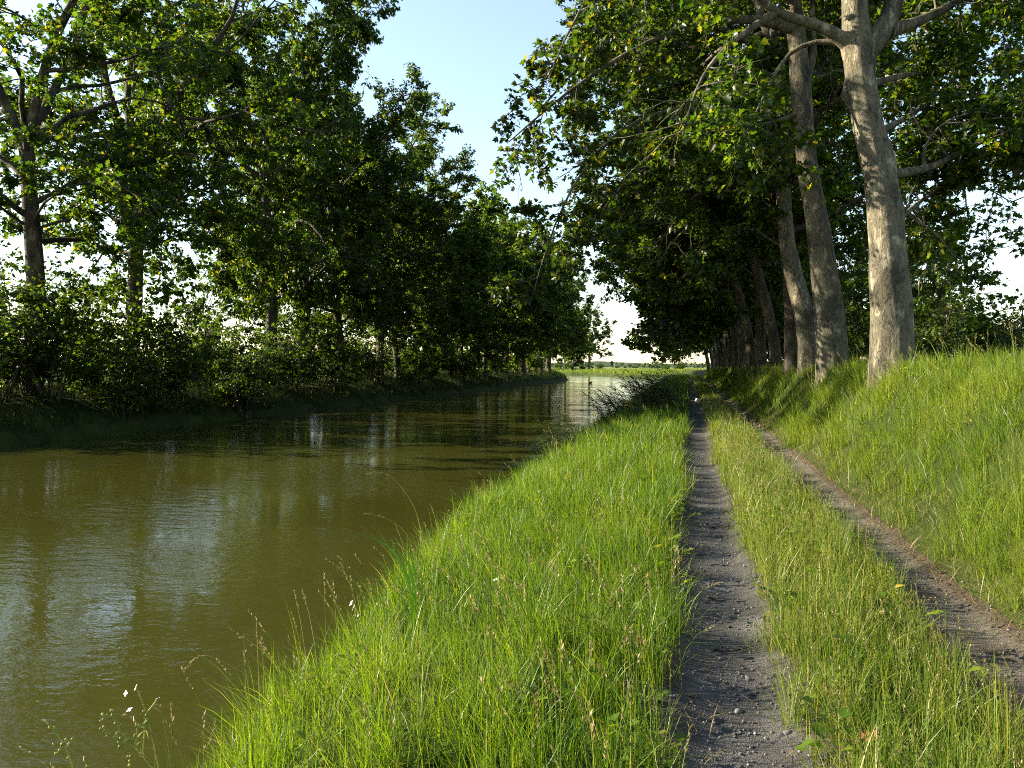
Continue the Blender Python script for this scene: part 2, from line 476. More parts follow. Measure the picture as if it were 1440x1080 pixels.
def height(X, Y):
    s, t = st(X, Y)
    u = s - edge_right(t)
    q = s - 12.0
    lump = fnoise(np.asarray(X) * 0.8, np.asarray(Y) * 0.8, 3) - 0.5
    big = fnoise(np.asarray(X) * 0.07, np.asarray(Y) * 0.07, 9) - 0.5
    # towpath side
    zr = np.interp(u, [-2.5, -0.8, 0.0, 0.12, 0.5, 1.1, 1.9, 3.0], [-2.2, -1.6, -0.92, -0.62, -0.32, -0.14, -0.03, 0.0])
    fade = np.interp(t, [0, 110, 150, 190], [1, 1, 0.55, 0.25])
    zb = np.interp(q, [2.06, 2.5, 3.0, 3.45, 4.6, 6.5, 9, 14, 25, 60], [0, 0.30, 0.90, 1.43, 1.55, 1.60, 1.60, 1.35, 0.85, 0.15]) * fade
    zr = zr + np.where(q > 2.06, zb, 0.0)
    rut = np.exp(-(((q - 0.22) / 0.27) ** 4)) + np.exp(-(((q - 1.72) / 0.27) ** 4))
    zr = zr - 0.075 * rut * np.interp(t, [0, 110, 150], [1, 1, 0])
    offp = np.clip(np.minimum(np.abs(q - 0.22), np.abs(q - 1.76)) - 0.25, 0, 1)
    zr = zr + np.where(u > 0.3, lump * np.where(q < 0, 0.24, 0.11) * np.clip(offp * 2, 0.08, 1) * (1 + np.clip(q - 2.3, 0, 2)), lump * 0.1)
    # far side
    v = -s - 9.0 - 0.5 * (fnoise(t * 0.35, t * 0 + 8.1, 21) - 0.5)
    zl = np.interp(v, [-2.5, -0.8, 0.0, 0.25, 0.9, 2.0, 4, 8, 14, 40], [-2.2, -1.6, -0.92, -0.55, -0.1, 0.35, 0.6, 0.5, 0.3, 0.0])
    zl = zl + np.where(v > 0, lump * 0.3, lump * 0.1)
    z = np.where(s > 0, zr, zl)
    return z + big * np.interp(np.abs(s), [0, 18, 40, 200], [0, 0, 0.5, 1.2])


def axis(*runs):
    out = []
    for a, b, step in runs:
        out.append(np.arange(a, b, step))
    return np.concatenate(out + [[runs[-1][1]]])


gx = axis((-4000, -1000, 500), (-1000, -300, 70), (-300, -60, 6), (-60, -26, 2), (-26, -19, 0.3), (-19, -5, 1.4), (-5, 5, 0.11), (5, 12, 0.4),
          (12, 40, 2), (40, 200, 12), (200, 1000, 80), (1000, 4000, 500))
gy = axis((-60, 0, 4), (0, 16, 0.16), (16, 40, 0.4), (40, 125, 1.2), (125, 265, 1.6), (265, 420, 8), (420, 1000, 40), (1000, 5000, 400))
GX, GY = np.meshgrid(gx, gy)
GZ = height(GX, GY)
V = np.stack([GX, GY, GZ], axis=-1).reshape(-1, 3)
nx, ny = len(gx), len(gy)
ii = (np.arange(ny - 1)[:, None] * nx + np.arange(nx - 1)[None, :]).ravel()
ground = mesh_np("ground", V, [np.stack([ii, ii + 1, ii + nx + 1, ii + nx], axis=-1)], M_GROUND, smooth=True)
tag(ground, "green turf ground on both banks of the canal, running out to the fields", "ground", kind="structure")

# canal water: one sheet between the banks
ts = axis((-50, 125, 5), (125, 376, 2.5))
ss = np.array([-11.0, -4, 4, 11.0])
SS, TT = np.meshgrid(ss, ts)
WX, WY = xy(SS, TT)
V = np.stack([WX, WY, np.full_like(WX, WATER_Z)], axis=-1).reshape(-1, 3)
n4 = len(ss)
ii = (np.arange(len(ts) - 1)[:, None] * n4 + np.arange(n4 - 1)[None, :]).ravel()
water = mesh_np("water", V, [np.stack([ii, ii + 1, ii + n4 + 1, ii + n4], axis=-1)], M_WATER, smooth=True)
tag(water, "murky olive brown canal water with rippled reflections of sky and trees", "canal water", kind="structure")


# the two wheel ruts, laid a few millimetres over the ground
def rut_sheet(qc, half):
    tt = axis((0.6, 14, 0.05), (14, 40, 0.2), (40, 128, 0.7))
    k = 25
    uu = np.linspace(-1, 1, k)
    UU, TT = np.meshgrid(uu, tt)
    hw = half * (1 + 0.30 * (fnoise(TT * 0.9, UU * 0 + qc * 7, 31) - 0.5) + 0.14 * (vnoise(TT * 4, np.sign(UU) * 3 + qc, 37) - 0.5))
    hw = hw * np.interp(TT, [0, 100, 128], [1, 1, 0.4])
    X, Y = xy(12 + qc + UU * hw, TT)
    Z = height(X, Y) + 0.006 + 0.010 * (fnoise(X * 3.1, Y * 2.3, 41) - 0.5) * np.clip(1.3 - np.abs(UU), 0, 1)
    V = np.stack([X, Y, Z], axis=-1).reshape(-1, 3)
    ii = (np.arange(len(tt) - 1)[:, None] * k + np.arange(k - 1)[None, :]).ravel()
    uv = np.stack([np.abs(UU).ravel(), TT.ravel() + (1000 if qc > 1 else 0)], axis=-1)
    return V, np.stack([ii, ii + 1, ii + k + 1, ii + k], axis=-1), uv


Va, Fa, Ua = rut_sheet(0.26, 0.40)
Vb, Fb, Ub = rut_sheet(1.70, 0.33)
path = mesh_np("path", np.concatenate([Va, Vb]), [np.concatenate([Fa, Fb + len(Va)])], M_GRAVEL, smooth=True, uv=np.concatenate([Ua, Ub]))
tag(path, "two gravel wheel ruts of the towpath with a grass strip between them", "path", kind="structure")

# loose stones on the ruts
rng = np.random.default_rng(11)
ICO_V = []
phi = (1 + 5 ** 0.5) / 2
for a in (-1, 1):
    for b in (-phi, phi):
        ICO_V += [(0, a, b), (a, b, 0), (b, 0, a)]
ICO_V = np.array(ICO_V, dtype=float)
ICO_V /= np.linalg.norm(ICO_V[0])
ICO_F = []
for i in range(12):
    for j in range(i + 1, 12):
        for k in range(j + 1, 12):
            if all(abs(np.linalg.norm(ICO_V[a] - ICO_V[b]) - 1.0515) < 0.01 for a, b in ((i, j), (j, k), (i, k))):
                n_ = np.cross(ICO_V[j] - ICO_V[i], ICO_V[k] - ICO_V[i])
                ICO_F.append((i, j, k) if n_ @ ICO_V[i] > 0 else (i, k, j))
ICO_F = np.array(ICO_F)


def stones(name, X, Y, size, mat, sink=0.25):
    n = len(X)
    Vv = ICO_V[None] * rng.uniform(0.75, 1.2, (n, 12, 1))
    sc = size[:, None] * rng.uniform(0.65, 1.25, (n, 3)) * np.array([1, 1, 0.7])
    Vv = Vv * sc[:, None, :]
    a = rng.uniform(0, 6.28, n)
    c, s_ = np.cos(a)[:, None], np.sin(a)[:, None]
    x = Vv[:, :, 0] * c - Vv[:, :, 1] * s_
    y = Vv[:, :, 0] * s_ + Vv[:, :, 1] * c
    z0 = height(X, Y) + 0.008 + size * (0.7 - sink) * 0.6
    Vv = np.stack([x + X[:, None], y + Y[:, None], Vv[:, :, 2] + z0[:, None]], axis=-1).reshape(-1, 3)
    Ff = (ICO_F[None] + (np.arange(n) * 12)[:, None, None]).reshape(-1, 3)
    return mesh_np(name, Vv, [Ff], mat)


n = 15000
tq = 1.5 + 15 * rng.random(n) ** 1.8
side = rng.random(n) < 0.62
off = rng.normal(0, 0.5, n)
off = np.sign(off) * np.clip(np.abs(off), 0, 1.1)
qx = np.where(side, 0.22 + off * 0.40, 1.71 + off * 0.36)
X, Y = xy(12 + qx, tq)
g = stones("gravel", X, Y, 0.0022 + 0.010 * rng.random(n) ** 7, M_PEBBLE)
tag(g, "loose grey gravel scattered along the wheel ruts", "gravel", kind="stuff")

# ------------------------------------------------------------------ grass
def blades(mb, X, Y, H, W, lean, lean_dir, curve=0.5, z=None, rg=None):
    """Tapering curved blades, three segments each. lean: how far the tip goes sideways as a share of the height."""
    rg = rg or rng
    n = len(X)
    lean = lean + (rg.random(n) < 0.12) * rg.uniform(0.3, 0.9, n)
    lean_dir = np.where(rg.random(n) < 0.15, rg.uniform(0, 6.28, n), lean_dir)
    z0 = (height(X, Y) if z is None else z) - 0.02
    a = rg.uniform(0, 6.28, n)                     # which way the flat side faces
    wx, wy = np.cos(a), np.sin(a)
    dx, dy = np.cos(lean_dir), np.sin(lean_dir)
    Vv = np.zeros((n, 7, 3))
    for k, (h, w) in enumerate(((0.0, 0.8), (0.42, 1.0), (0.76, 0.72), (1.0, 0.0))):
        side_ = lean * H * (h * (1 - curve) + curve * h * h)
        zz = z0 + H * h * np.sqrt(np.clip(1 - (lean * (0.35 + 0.4 * h)) ** 2, 0.12, 1))
        cx, cy = X + dx * side_, Y + dy * side_
        if k < 3:
            Vv[:, 2 * k] = np.stack([cx - wx * W * w / 2, cy - wy * W * w / 2, zz], -1)
            Vv[:, 2 * k + 1] = np.stack([cx + wx * W * w / 2, cy + wy * W * w / 2, zz], -1)
        else:
            Vv[:, 6] = np.stack([cx, cy, zz], -1)
    o = (np.arange(n) * 7)[:, None]
    Q = np.concatenate([o + np.array([[0, 1, 3, 2]]), o + np.array([[2, 3, 5, 4]])])
    T = o + np.array([[4, 5, 6]])
    mb.add(Vv.reshape(-1, 3), Q, T)


def scatter(q0, q1, t0, t1, dens, rg, keep=None):
    """Random points in a band; q is metres from the canal axis less 12 (= X on the straight reach)."""
    area = (q1 - q0) * (t1 - t0)
    n = int(area * dens)
    q = rg.uniform(q0, q1, n); t = rg.uniform(t0, t1, n)
    if keep is not None:
        k = keep(q, t)
        q, t = q[k], t[k]
    X, Y = xy(12 + q, t)
    return X, Y, q, t


def tufts(X, Y, share, per, spread, rg):
    """Gathers a share of the blades into tussocks; returns new positions, the outward direction and how strongly it applies."""
    n = len(X)
    m = max(1, int(n * share / per))
    ci = rg.integers(0, n, m)
    mem = rg.random(n) < share
    own = rg.integers(0, m, n)
    dx, dy = rg.normal(0, spread, n), rg.normal(0, spread, n)
    sz_ = rg.uniform(0.55, 1.45, m)[own]
    X2 = np.where(mem, X[ci][own] + dx * sz_, X)
    Y2 = np.where(mem, Y[ci][own] + dy * sz_, Y)
    tall = np.where(mem, rg.uniform(0.75, 1.45, m)[own], 0.85)
    return X2, Y2, np.arctan2(dy, dx), mem, tall


BANDS = [(1.2, 5, 0.66, 1.0), (5, 8, 0.62, 1.1), (8, 13, 0.46, 1.5), (13, 22, 0.24, 2.2), (22, 40, 0.10, 3.6), (40, 75, 0.045, 6.0), (75, 135, 0.02, 10.0)]

# verge between the rut and the water: long, lush, leaning out over the canal
rg = np.random.default_rng(21)
mb = MB()
for t0, t1, dk, wk in BANDS:
    def keep(q, t):
        u = q + 12 - edge_right(t)
        soft = 0.5 * (fnoise(t * 2.2, q * 0 + 1.0, 51) - 0.5)
        return (u > 0.12) & (q < -0.12 + 0.22 * soft)
    X, Y, q, t = scatter(-4.6, 0.05, t0, t1, 3400 * dk, rg, keep)
    u = q + 12 - edge_right(t)
    tuft = fnoise(X * 1.7, Y * 1.7, 61)
    H = (0.11 + 0.38 * tuft * (0.55 + 0.9 * fnoise(X * 0.55, Y * 0.55, 66))) * rg.uniform(0.5, 1.2, len(X)) * np.interp(q, [-1.1, -0.3, 0.0], [1.0, 1.0, 0.75]) * np.interp(u, [0, 0.8, 1.6], [1.25, 1.1, 1.0])
    lean = np.clip(rg.normal(0.28, 0.28, len(X)) + np.interp(u, [0.2, 1.0], [0.45, 0]), 0.02, 1.25)
    ld = math.pi + rg.normal(0, 1.15, len(X)) + 1.2 * (fnoise(X * 0.9, Y * 0.9, 71) - 0.5)
    X, Y, out_, mem, tall = tufts(X, Y, 0.76, 70, 0.045 * (1 + 0.02 * t0), rg)
    H = H * tall
    ld = np.where(mem & (u > 0.7), out_ + rg.normal(0, 0.5, len(X)), ld)
    blades(mb, X, Y, H, rg.uniform(0.0018, 0.0048, len(X)) * wk, lean, ld, 0.7, rg=rg)
o = mb.build("verge_grass", M_GRASS)
tag(o, "long lush green grass between the wheel rut and the water", "grass", kind="stuff")

# strip between the ruts: shorter, drier, upright
rg = np.random.default_rng(22)
mb = MB()
for t0, t1, dk, wk in BANDS:
    def keep(q, t):
        soft = 0.22 * (fnoise(t * 1.8, q * 0 + 4.0, 52) - 0.5)
        return (q > 0.50 + soft) & (q < 1.46 + soft * 1.4)
    X, Y, q, t = scatter(0.35, 1.65, t0, t1, 3000 * dk, rg, keep)
    tuft = fnoise(X * 2.2, Y * 1.6, 62)
    mid = 1 - np.abs((q - 0.98) / 0.55) ** 2
    H = (0.11 + 0.35 * tuft) * rg.uniform(0.5, 1.2, len(X)) * (0.66 + 0.4 * np.clip(mid, 0, 1))
    lean = np.clip(rg.normal(0.30, 0.25, len(X)), 0.02, 1.0)
    X, Y, out_, mem, tall = tufts(X, Y, 0.5, 45, 0.035 * (1 + 0.02 * t0), rg)
    H = H * tall
    ld = np.where(mem, out_ + rg.normal(0, 0.5, len(X)), rg.uniform(0, 6.28, len(X)))
    blades(mb, X, Y, H, rg.uniform(0.0022, 0.0048, len(X)) * wk, lean, ld, 0.6, rg=rg)
o = mb.build("strip_grass", M_GRASS_DRY)
tag(o, "yellowish short grass strip between the two wheel ruts", "grass", kind="stuff")

# bank under the plane trees
rg = np.random.default_rng(23)
mb = MB()
for t0, t1, dk, wk in [(2.5, 5, 0.8, 1.0)] + BANDS[1:]:
    def keep(q, t):
        soft = 0.5 * (fnoise(t * 1.5, q * 0 + 6.0, 53) - 0.5)
        thin = rg.random(len(q)) < np.interp(q, [1.95, 2.35], [0.25, 1.0])
        return (q > 1.98 + soft * 0.6) & thin
    X, Y, q, t = scatter(1.8, 7.5 if t0 < 22 else 6.5, t0, t1, 2500 * dk, rg, keep)
    tuft = fnoise(X * 0.9, Y * 0.9, 63)
    H = (0.16 + 0.32 * tuft) * rg.uniform(0.45, 1.25, len(X)) * np.interp(q, [1.95, 2.7], [0.35, 1.0])
    lean = np.clip(rg.normal(0.45, 0.30, len(X)), 0.02, 1.2)
    ld = math.pi * 1.15 + rg.normal(0, 1.1, len(X)) + 3.0 * (fnoise(X * 0.5, Y * 0.5, 72) - 0.5)
    X, Y, out_, mem, tall = tufts(X, Y, 0.45, 55, 0.06 * (1 + 0.02 * t0), rg)
    H = H * tall
    blades(mb, X, Y, H, rg.uniform(0.0022, 0.005, len(X)) * wk, lean, ld, 0.75, rg=rg)
o = mb.build("bank_grass", M_GRASS_BANK)
tag(o, "long bright grass on the raised bank at the foot of the plane trees", "grass", kind="stuff")

# far bank: rank growth under the opposite row
rg = np.random.default_rng(24)
mb = MB()
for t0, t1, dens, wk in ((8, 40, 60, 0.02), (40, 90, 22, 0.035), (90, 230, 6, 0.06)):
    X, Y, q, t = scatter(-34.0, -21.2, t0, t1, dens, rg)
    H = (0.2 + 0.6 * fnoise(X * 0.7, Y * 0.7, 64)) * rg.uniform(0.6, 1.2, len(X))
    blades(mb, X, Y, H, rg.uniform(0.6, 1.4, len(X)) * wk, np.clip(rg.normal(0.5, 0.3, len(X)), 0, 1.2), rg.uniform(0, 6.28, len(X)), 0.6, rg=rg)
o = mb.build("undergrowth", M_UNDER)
tag(o, "dark rank undergrowth on the far bank beneath the opposite row of trees", "undergrowth", kind="stuff")

# meadow round the bend
rg = np.random.default_rng(25)
mb = MB()
X, Y, q, t = scatter(-2.9, 30.0, 160, 275, 9.0, rg)
H = (0.15 + 0.7 * fnoise(X * 0.25, Y * 0.25, 65)) * rg.uniform(0.6, 1.3, len(X))
blades(mb, X, Y, H, rg.uniform(0.05, 0.12, len(X)), np.clip(rg.normal(0.4, 0.3, len(X)), 0, 1.2), rg.uniform(0, 6.28, len(X)), 0.6, rg=rg)
o = mb.build("meadow_grass", M_GRASS_BANK)
tag(o, "sunlit yellow green meadow grass along the shore of the far bend", "grass", kind="stuff")


# seed heads standing over the grass
def seed_stalks(mb_stem, mb_head, X, Y, H, lean, ld, rg, big=1.0):
    z = height(X, Y)
    for i in range(len(X)):
        k = np.linspace(0, 1, 5)
        side_ = lean[i] * H[i] * (0.3 * k + 0.7 * k ** 2.2)
        P = np.stack([X[i] + math.cos(ld[i]) * side_, Y[i] + math.sin(ld[i]) * side_, z[i] + H[i] * (k - 0.22 * lean[i] * k ** 3)], -1)
        mb_stem.tube(P, np.linspace(0.0014, 0.0007, 5) * big, 3, cap=False)
        n = rg.integers(7, 15)
        u = np.sort(rg.uniform(0.80, 1.0, n))
        C = np.stack([np.interp(u, k, P[:, j]) for j in range(3)], -1)
        T = P[-1] - P[-2]; T = T / np.linalg.norm(T)
        D = rg.normal(0, 1, (n, 3)); D -= (D @ T)[:, None] * T; D /= np.linalg.norm(D, axis=1)[:, None]
        L = rg.uniform(0.007, 0.015, n)[:, None] * big
        E = C + D * L * 0.55 + T * L
        Wv = np.cross(D, T) * (0.0022 * big)
        M_ = (C + E) / 2
        Vv = np.stack([C, M_ + Wv, E, M_ - Wv], 1).reshape(-1, 3)
        mb_head.add(Vv, (np.arange(n) * 4)[:, None] + np.array([[0, 1, 2, 3]]))


rg = np.random.default_rng(26)
ms, mh = MB(), MB()
for (q0, q1, t0, t1, dens, h0, h1, big) in ((-2.6, -0.05, 2.2, 6, 18, 0.45, 0.75, 1.5), (-0.8, 0.0, 2.3, 4.5, 24, 0.45, 0.75, 2.0), (-3.3, -0.1, 6, 14, 5, 0.45, 0.7, 1.7), (-3.9, -0.1, 14, 34, 1.6, 0.5, 0.8, 2.8),
                                       (0.55, 1.5, 2.4, 7, 95, 0.24, 0.42, 1.2), (0.55, 1.5, 7, 16, 55, 0.25, 0.42, 1.8), (0.55, 1.5, 16, 34, 12, 0.25, 0.45, 3.2),
                                       (2.4, 6.0, 4, 12, 6, 0.45, 0.75, 1.8), (2.5, 6.5, 12, 26, 3, 0.5, 0.75, 3.0)):
    X, Y, q, t = scatter(q0, q1, t0, t1, dens, rg, lambda q, t: q + 12 - edge_right(t) > 0.35)
    seed_stalks(ms, mh, X, Y, rg.uniform(h0, h1, len(X)), np.clip(rg.normal(0.35, 0.25, len(X)), 0, 1), math.pi + rg.normal(0, 0.9, len(X)), rg, big)
root = bpy.data.objects.new("seeding_grass", None)
COL.objects.link(root)
tag(root, "thin grass stalks with tan seed heads standing above the turf", "seeding grass", kind="stuff")
ms.build("stalks", M_GRASS_DRY, root)["kind"] = "stuff"
mh.build("seed_heads", M_SEED, root)["kind"] = "stuff"

# ------------------------------------------------------------------ leaves
_half = [(0.0, 0.0), (0.06, 0.30), (0.30, 0.50), (0.34, 0.26), (0.62, 0.42), (0.64, 0.16), (1.0, 0.0)]
LEAF_V = np.array([(x, y, abs(y) * 0.32 - 0.16 * x * x) for x, y in _half] + [(x, -y, abs(y) * 0.32 - 0.16 * x * x) for x, y in _half[1:-1]])
LEAF_F7 = np.array([[0, 6, 5, 4, 3, 2, 1], [0, 7, 8, 9, 10, 11, 6]])
QLEAF_V = np.array([(0, 0, 0), (0.45, 0.46, 0.12), (1.0, 0, -0.10), (0.45, -0.46, 0.12)])
QLEAF_F = np.array([[0, 2, 1], [0, 3, 2]])


def leaf_mesh(name, P, A, Nn, size, mat, parent, simple=False):
    """P base points, A axis directions, Nn normals."""
    A = A / (np.linalg.norm(A, axis=1)[:, None] + 1e-9)
    B = np.cross(Nn, A); B /= np.linalg.norm(B, axis=1)[:, None] + 1e-9
    C = np.cross(A, B)
    tv, tf = (QLEAF_V, QLEAF_F) if simple else (LEAF_V, LEAF_F7)
    W = tv * 1.0
    Vv = P[:, None, :] + size[:, None, None] * (W[None, :, 0, None] * A[:, None, :] + W[None, :, 1, None] * B[:, None, :] + W[None, :, 2, None] * C[:, None, :])
    n = len(P)
    Ff = (tf[None] + (np.arange(n) * len(tv))[:, None, None]).reshape(-1, tf.shape[1])
    return mesh_np(name, Vv.reshape(-1, 3), [Ff], mat, parent)


def unit(v):
    v = np.asarray(v, dtype=float)
    return v / (np.linalg.norm(v) + 1e-9)


def grow_line(rg, p, d, L, nseg, wander, bend):
    """A wandering polyline; bend is added to the direction at every step (upward > 0, drooping < 0)."""
    P = [np.array(p, dtype=float)]
    d = unit(d)
    for k in range(nseg):
        d = unit(d + rg.normal(0, wander, 3) + np.array([0, 0, bend(k / nseg) if callable(bend) else bend]))
        P.append(P[-1] + d * L / nseg)
    return np.array(P)


def along(P, u):
    k = u * (len(P) - 1)
    i = min(int(k), len(P) - 2)
    f = k - i
    return P[i] * (1 - f) + P[i + 1] * f, unit(P[i + 1] - P[i])


def resample(P, n):
    P = np.asarray(P, dtype=float)
    d = np.concatenate([[0], np.cumsum(np.linalg.norm(np.diff(P, axis=0), axis=1))])
    d /= d[-1]
    # smooth it once: average of linear and shifted samples
    u = np.linspace(0, 1, n)
    Q = np.stack([np.interp(u, d, P[:, j]) for j in range(3)], -1)
    for _ in range(2):
        Q[1:-1] = 0.25 * Q[:-2] + 0.5 * Q[1:-1] + 0.25 * Q[2:]
    return Q


class Crown:
    def __init__(self, seed, gap=-0.34):
        self.gap, self.off = gap, Vector((seed * 1.37 % 50, seed * 2.11 % 50, seed * 0.73 % 50))
        self.rg = np.random.default_rng(seed)
        self.wood = []          # (P, radii, sides, level)
        self.P, self.A, self.Nn = [], [], []

    def twig(self, p, d, L, nleaf):
        rg = self.rg
        T = grow_line(rg, p, d, L, 3, 0.22, -0.06)
        self.wood.append((T, np.linspace(0.008, 0.003, 4), 3, 3))
        u = rg.uniform(0.12, 1.0, nleaf)
        k = u * 3
        i = np.minimum(k.astype(int), 2)
        C = T[i] * (1 - (k - i))[:, None] + T[i + 1] * (k - i)[:, None]
        ax = rg.normal(0, 1, (nleaf, 3)) + unit(d) * 0.5
        ax[:, 2] = ax[:, 2] * 0.5 - 0.35
        ax /= np.linalg.norm(ax, axis=1)[:, None]
        C = C + ax * rg.uniform(0.03, 0.20, (nleaf, 1))
        nn = rg.normal(0, 0.62, (nleaf, 3)) + np.array([0, 0, 0.8])
        self.P.append(C); self.A.append(ax); self.Nn.append(nn)

    def sub(self, p, d, L, ntw, nleaf, droop):
        rg = self.rg
        T = grow_line(rg, p, d, L, 5, 0.16, droop)
        self.wood.append((T, np.linspace(0.007 + 0.010 * L, 0.006, 6), 4, 2))
        if mnoise.noise(Vector(T[3]) * 0.42 + self.off) < self.gap:
            nleaf, ntw = max(2, nleaf // 10), max(1, ntw // 2)      # a bare stretch: crowns have holes
        for k in range(ntw):
            u = 0.18 + 0.82 * (k + rg.random()) / ntw
            q, t = along(T, min(u, 0.999))
            v = unit(np.cross(t, rg.normal(0, 1, 3)))
            dd = unit(t * 0.75 + v * rg.uniform(0.5, 1.1) + np.array([0, 0, 0.1]))
            self.twig(q, dd, rg.uniform(0.45, 1.05), nleaf)

    def limb(self, P, r0, r1, start, nsub, ntw, nleaf, sublen, droop=-0.03, lvl=1, sides=7):
        rg = self.rg
        self.wood.append((P, np.linspace(r0, r1, len(P)), sides, lvl))
        L = np.sum(np.linalg.norm(np.diff(P, axis=0), axis=1))
        for k in range(nsub):
            u = start + (1 - start) * (k + rg.random()) / nsub
            q, t = along(P, min(u, 0.999))
            v = unit(np.cross(t, rg.normal(0, 1, 3)))
            dd = unit(t * rg.uniform(0.3, 0.9) + v * 1.0 + np.array([0, 0, 0.12]))
            sl = sublen * (1.15 - 0.6 * u) * rg.uniform(0.65, 1.25)
            self.sub(q, dd, sl, max(2, int(ntw * sl / sublen)), nleaf, droop)

    def wood_mesh(self, name, mat, parent, trunk=None, levels=(1, 2, 3)):
        mb = MB()
        if trunk is not None:
            mb.tube(*trunk)
        for P, r, s, l in self.wood:
            if l in levels:
                mb.tube(P, r, s)
        return mb.build(name, mat, parent, smooth=True)

    def leaves(self, name, size, mat, parent, simple=False, keep=1.0):
        P, A, Nn = (np.concatenate(x) for x in (self.P, self.A, self.Nn))
        if keep < 1:
            k = self.rg.random(len(P)) < keep
            P, A, Nn = P[k], A[k], Nn[k]
        return leaf_mesh(name, P, A, Nn, size * self.rg.uniform(0.5, 1.3, len(P)), mat, parent, simple)


def trunk_wobble(P, sides, seed, amp=0.10, burls=(), flare=0.55):
    """Radius factors for a trunk: fluting, lumps, root flare."""
    n = len(P)
    th = np.linspace(0, 2 * np.pi, sides, endpoint=False)
    z = P[:, 2] - P[0, 2]
    out = np.ones((n, sides))
    for i in range(n):
        for j in range(sides):
            v = mnoise.noise(Vector((math.cos(th[j]) * 1.3, math.sin(th[j]) * 1.3, z[i] * 0.7 + seed * 7.3)))
            w = mnoise.noise(Vector((math.cos(th[j]) * 3.1, math.sin(th[j]) * 3.1, z[i] * 2.1 + seed * 3.1)))
            out[i, j] += amp * v + amp * 0.45 * w
    fl = np.exp(-np.clip(z, 0, None) / 0.45)[:, None]
    out += flare * fl * (0.55 + 0.45 * np.sin(th * 5 + seed)[None, :] ** 2)
    for zb, tb, rb, ab in burls:
        dth = np.angle(np.exp(1j * (th - tb)))[None, :]
        out += ab * np.exp(-((z[:, None] - zb) / rb) ** 2 - (dth / 0.55) ** 2)
    return out


def empty(name, loc=(0, 0, 0), rz=0.0):
    o = bpy.data.objects.new(name, None)
    COL.objects.link(o)
    o.location = loc
    o.rotation_euler = (0, 0, rz)
    o.empty_display_size = 0.5
    return o


def copy_tree(root, loc, rz, sc):
    c = root.copy(); COL.objects.link(c)
    c.location = loc; c.rotation_euler = (0, 0, rz); c.scale = sc
    for ch in list(root.children):
        d = ch.copy(); COL.objects.link(d); d.parent = c
        for g_ in list(ch.children):
            e = g_.copy(); COL.objects.link(e); e.parent = d
    return c


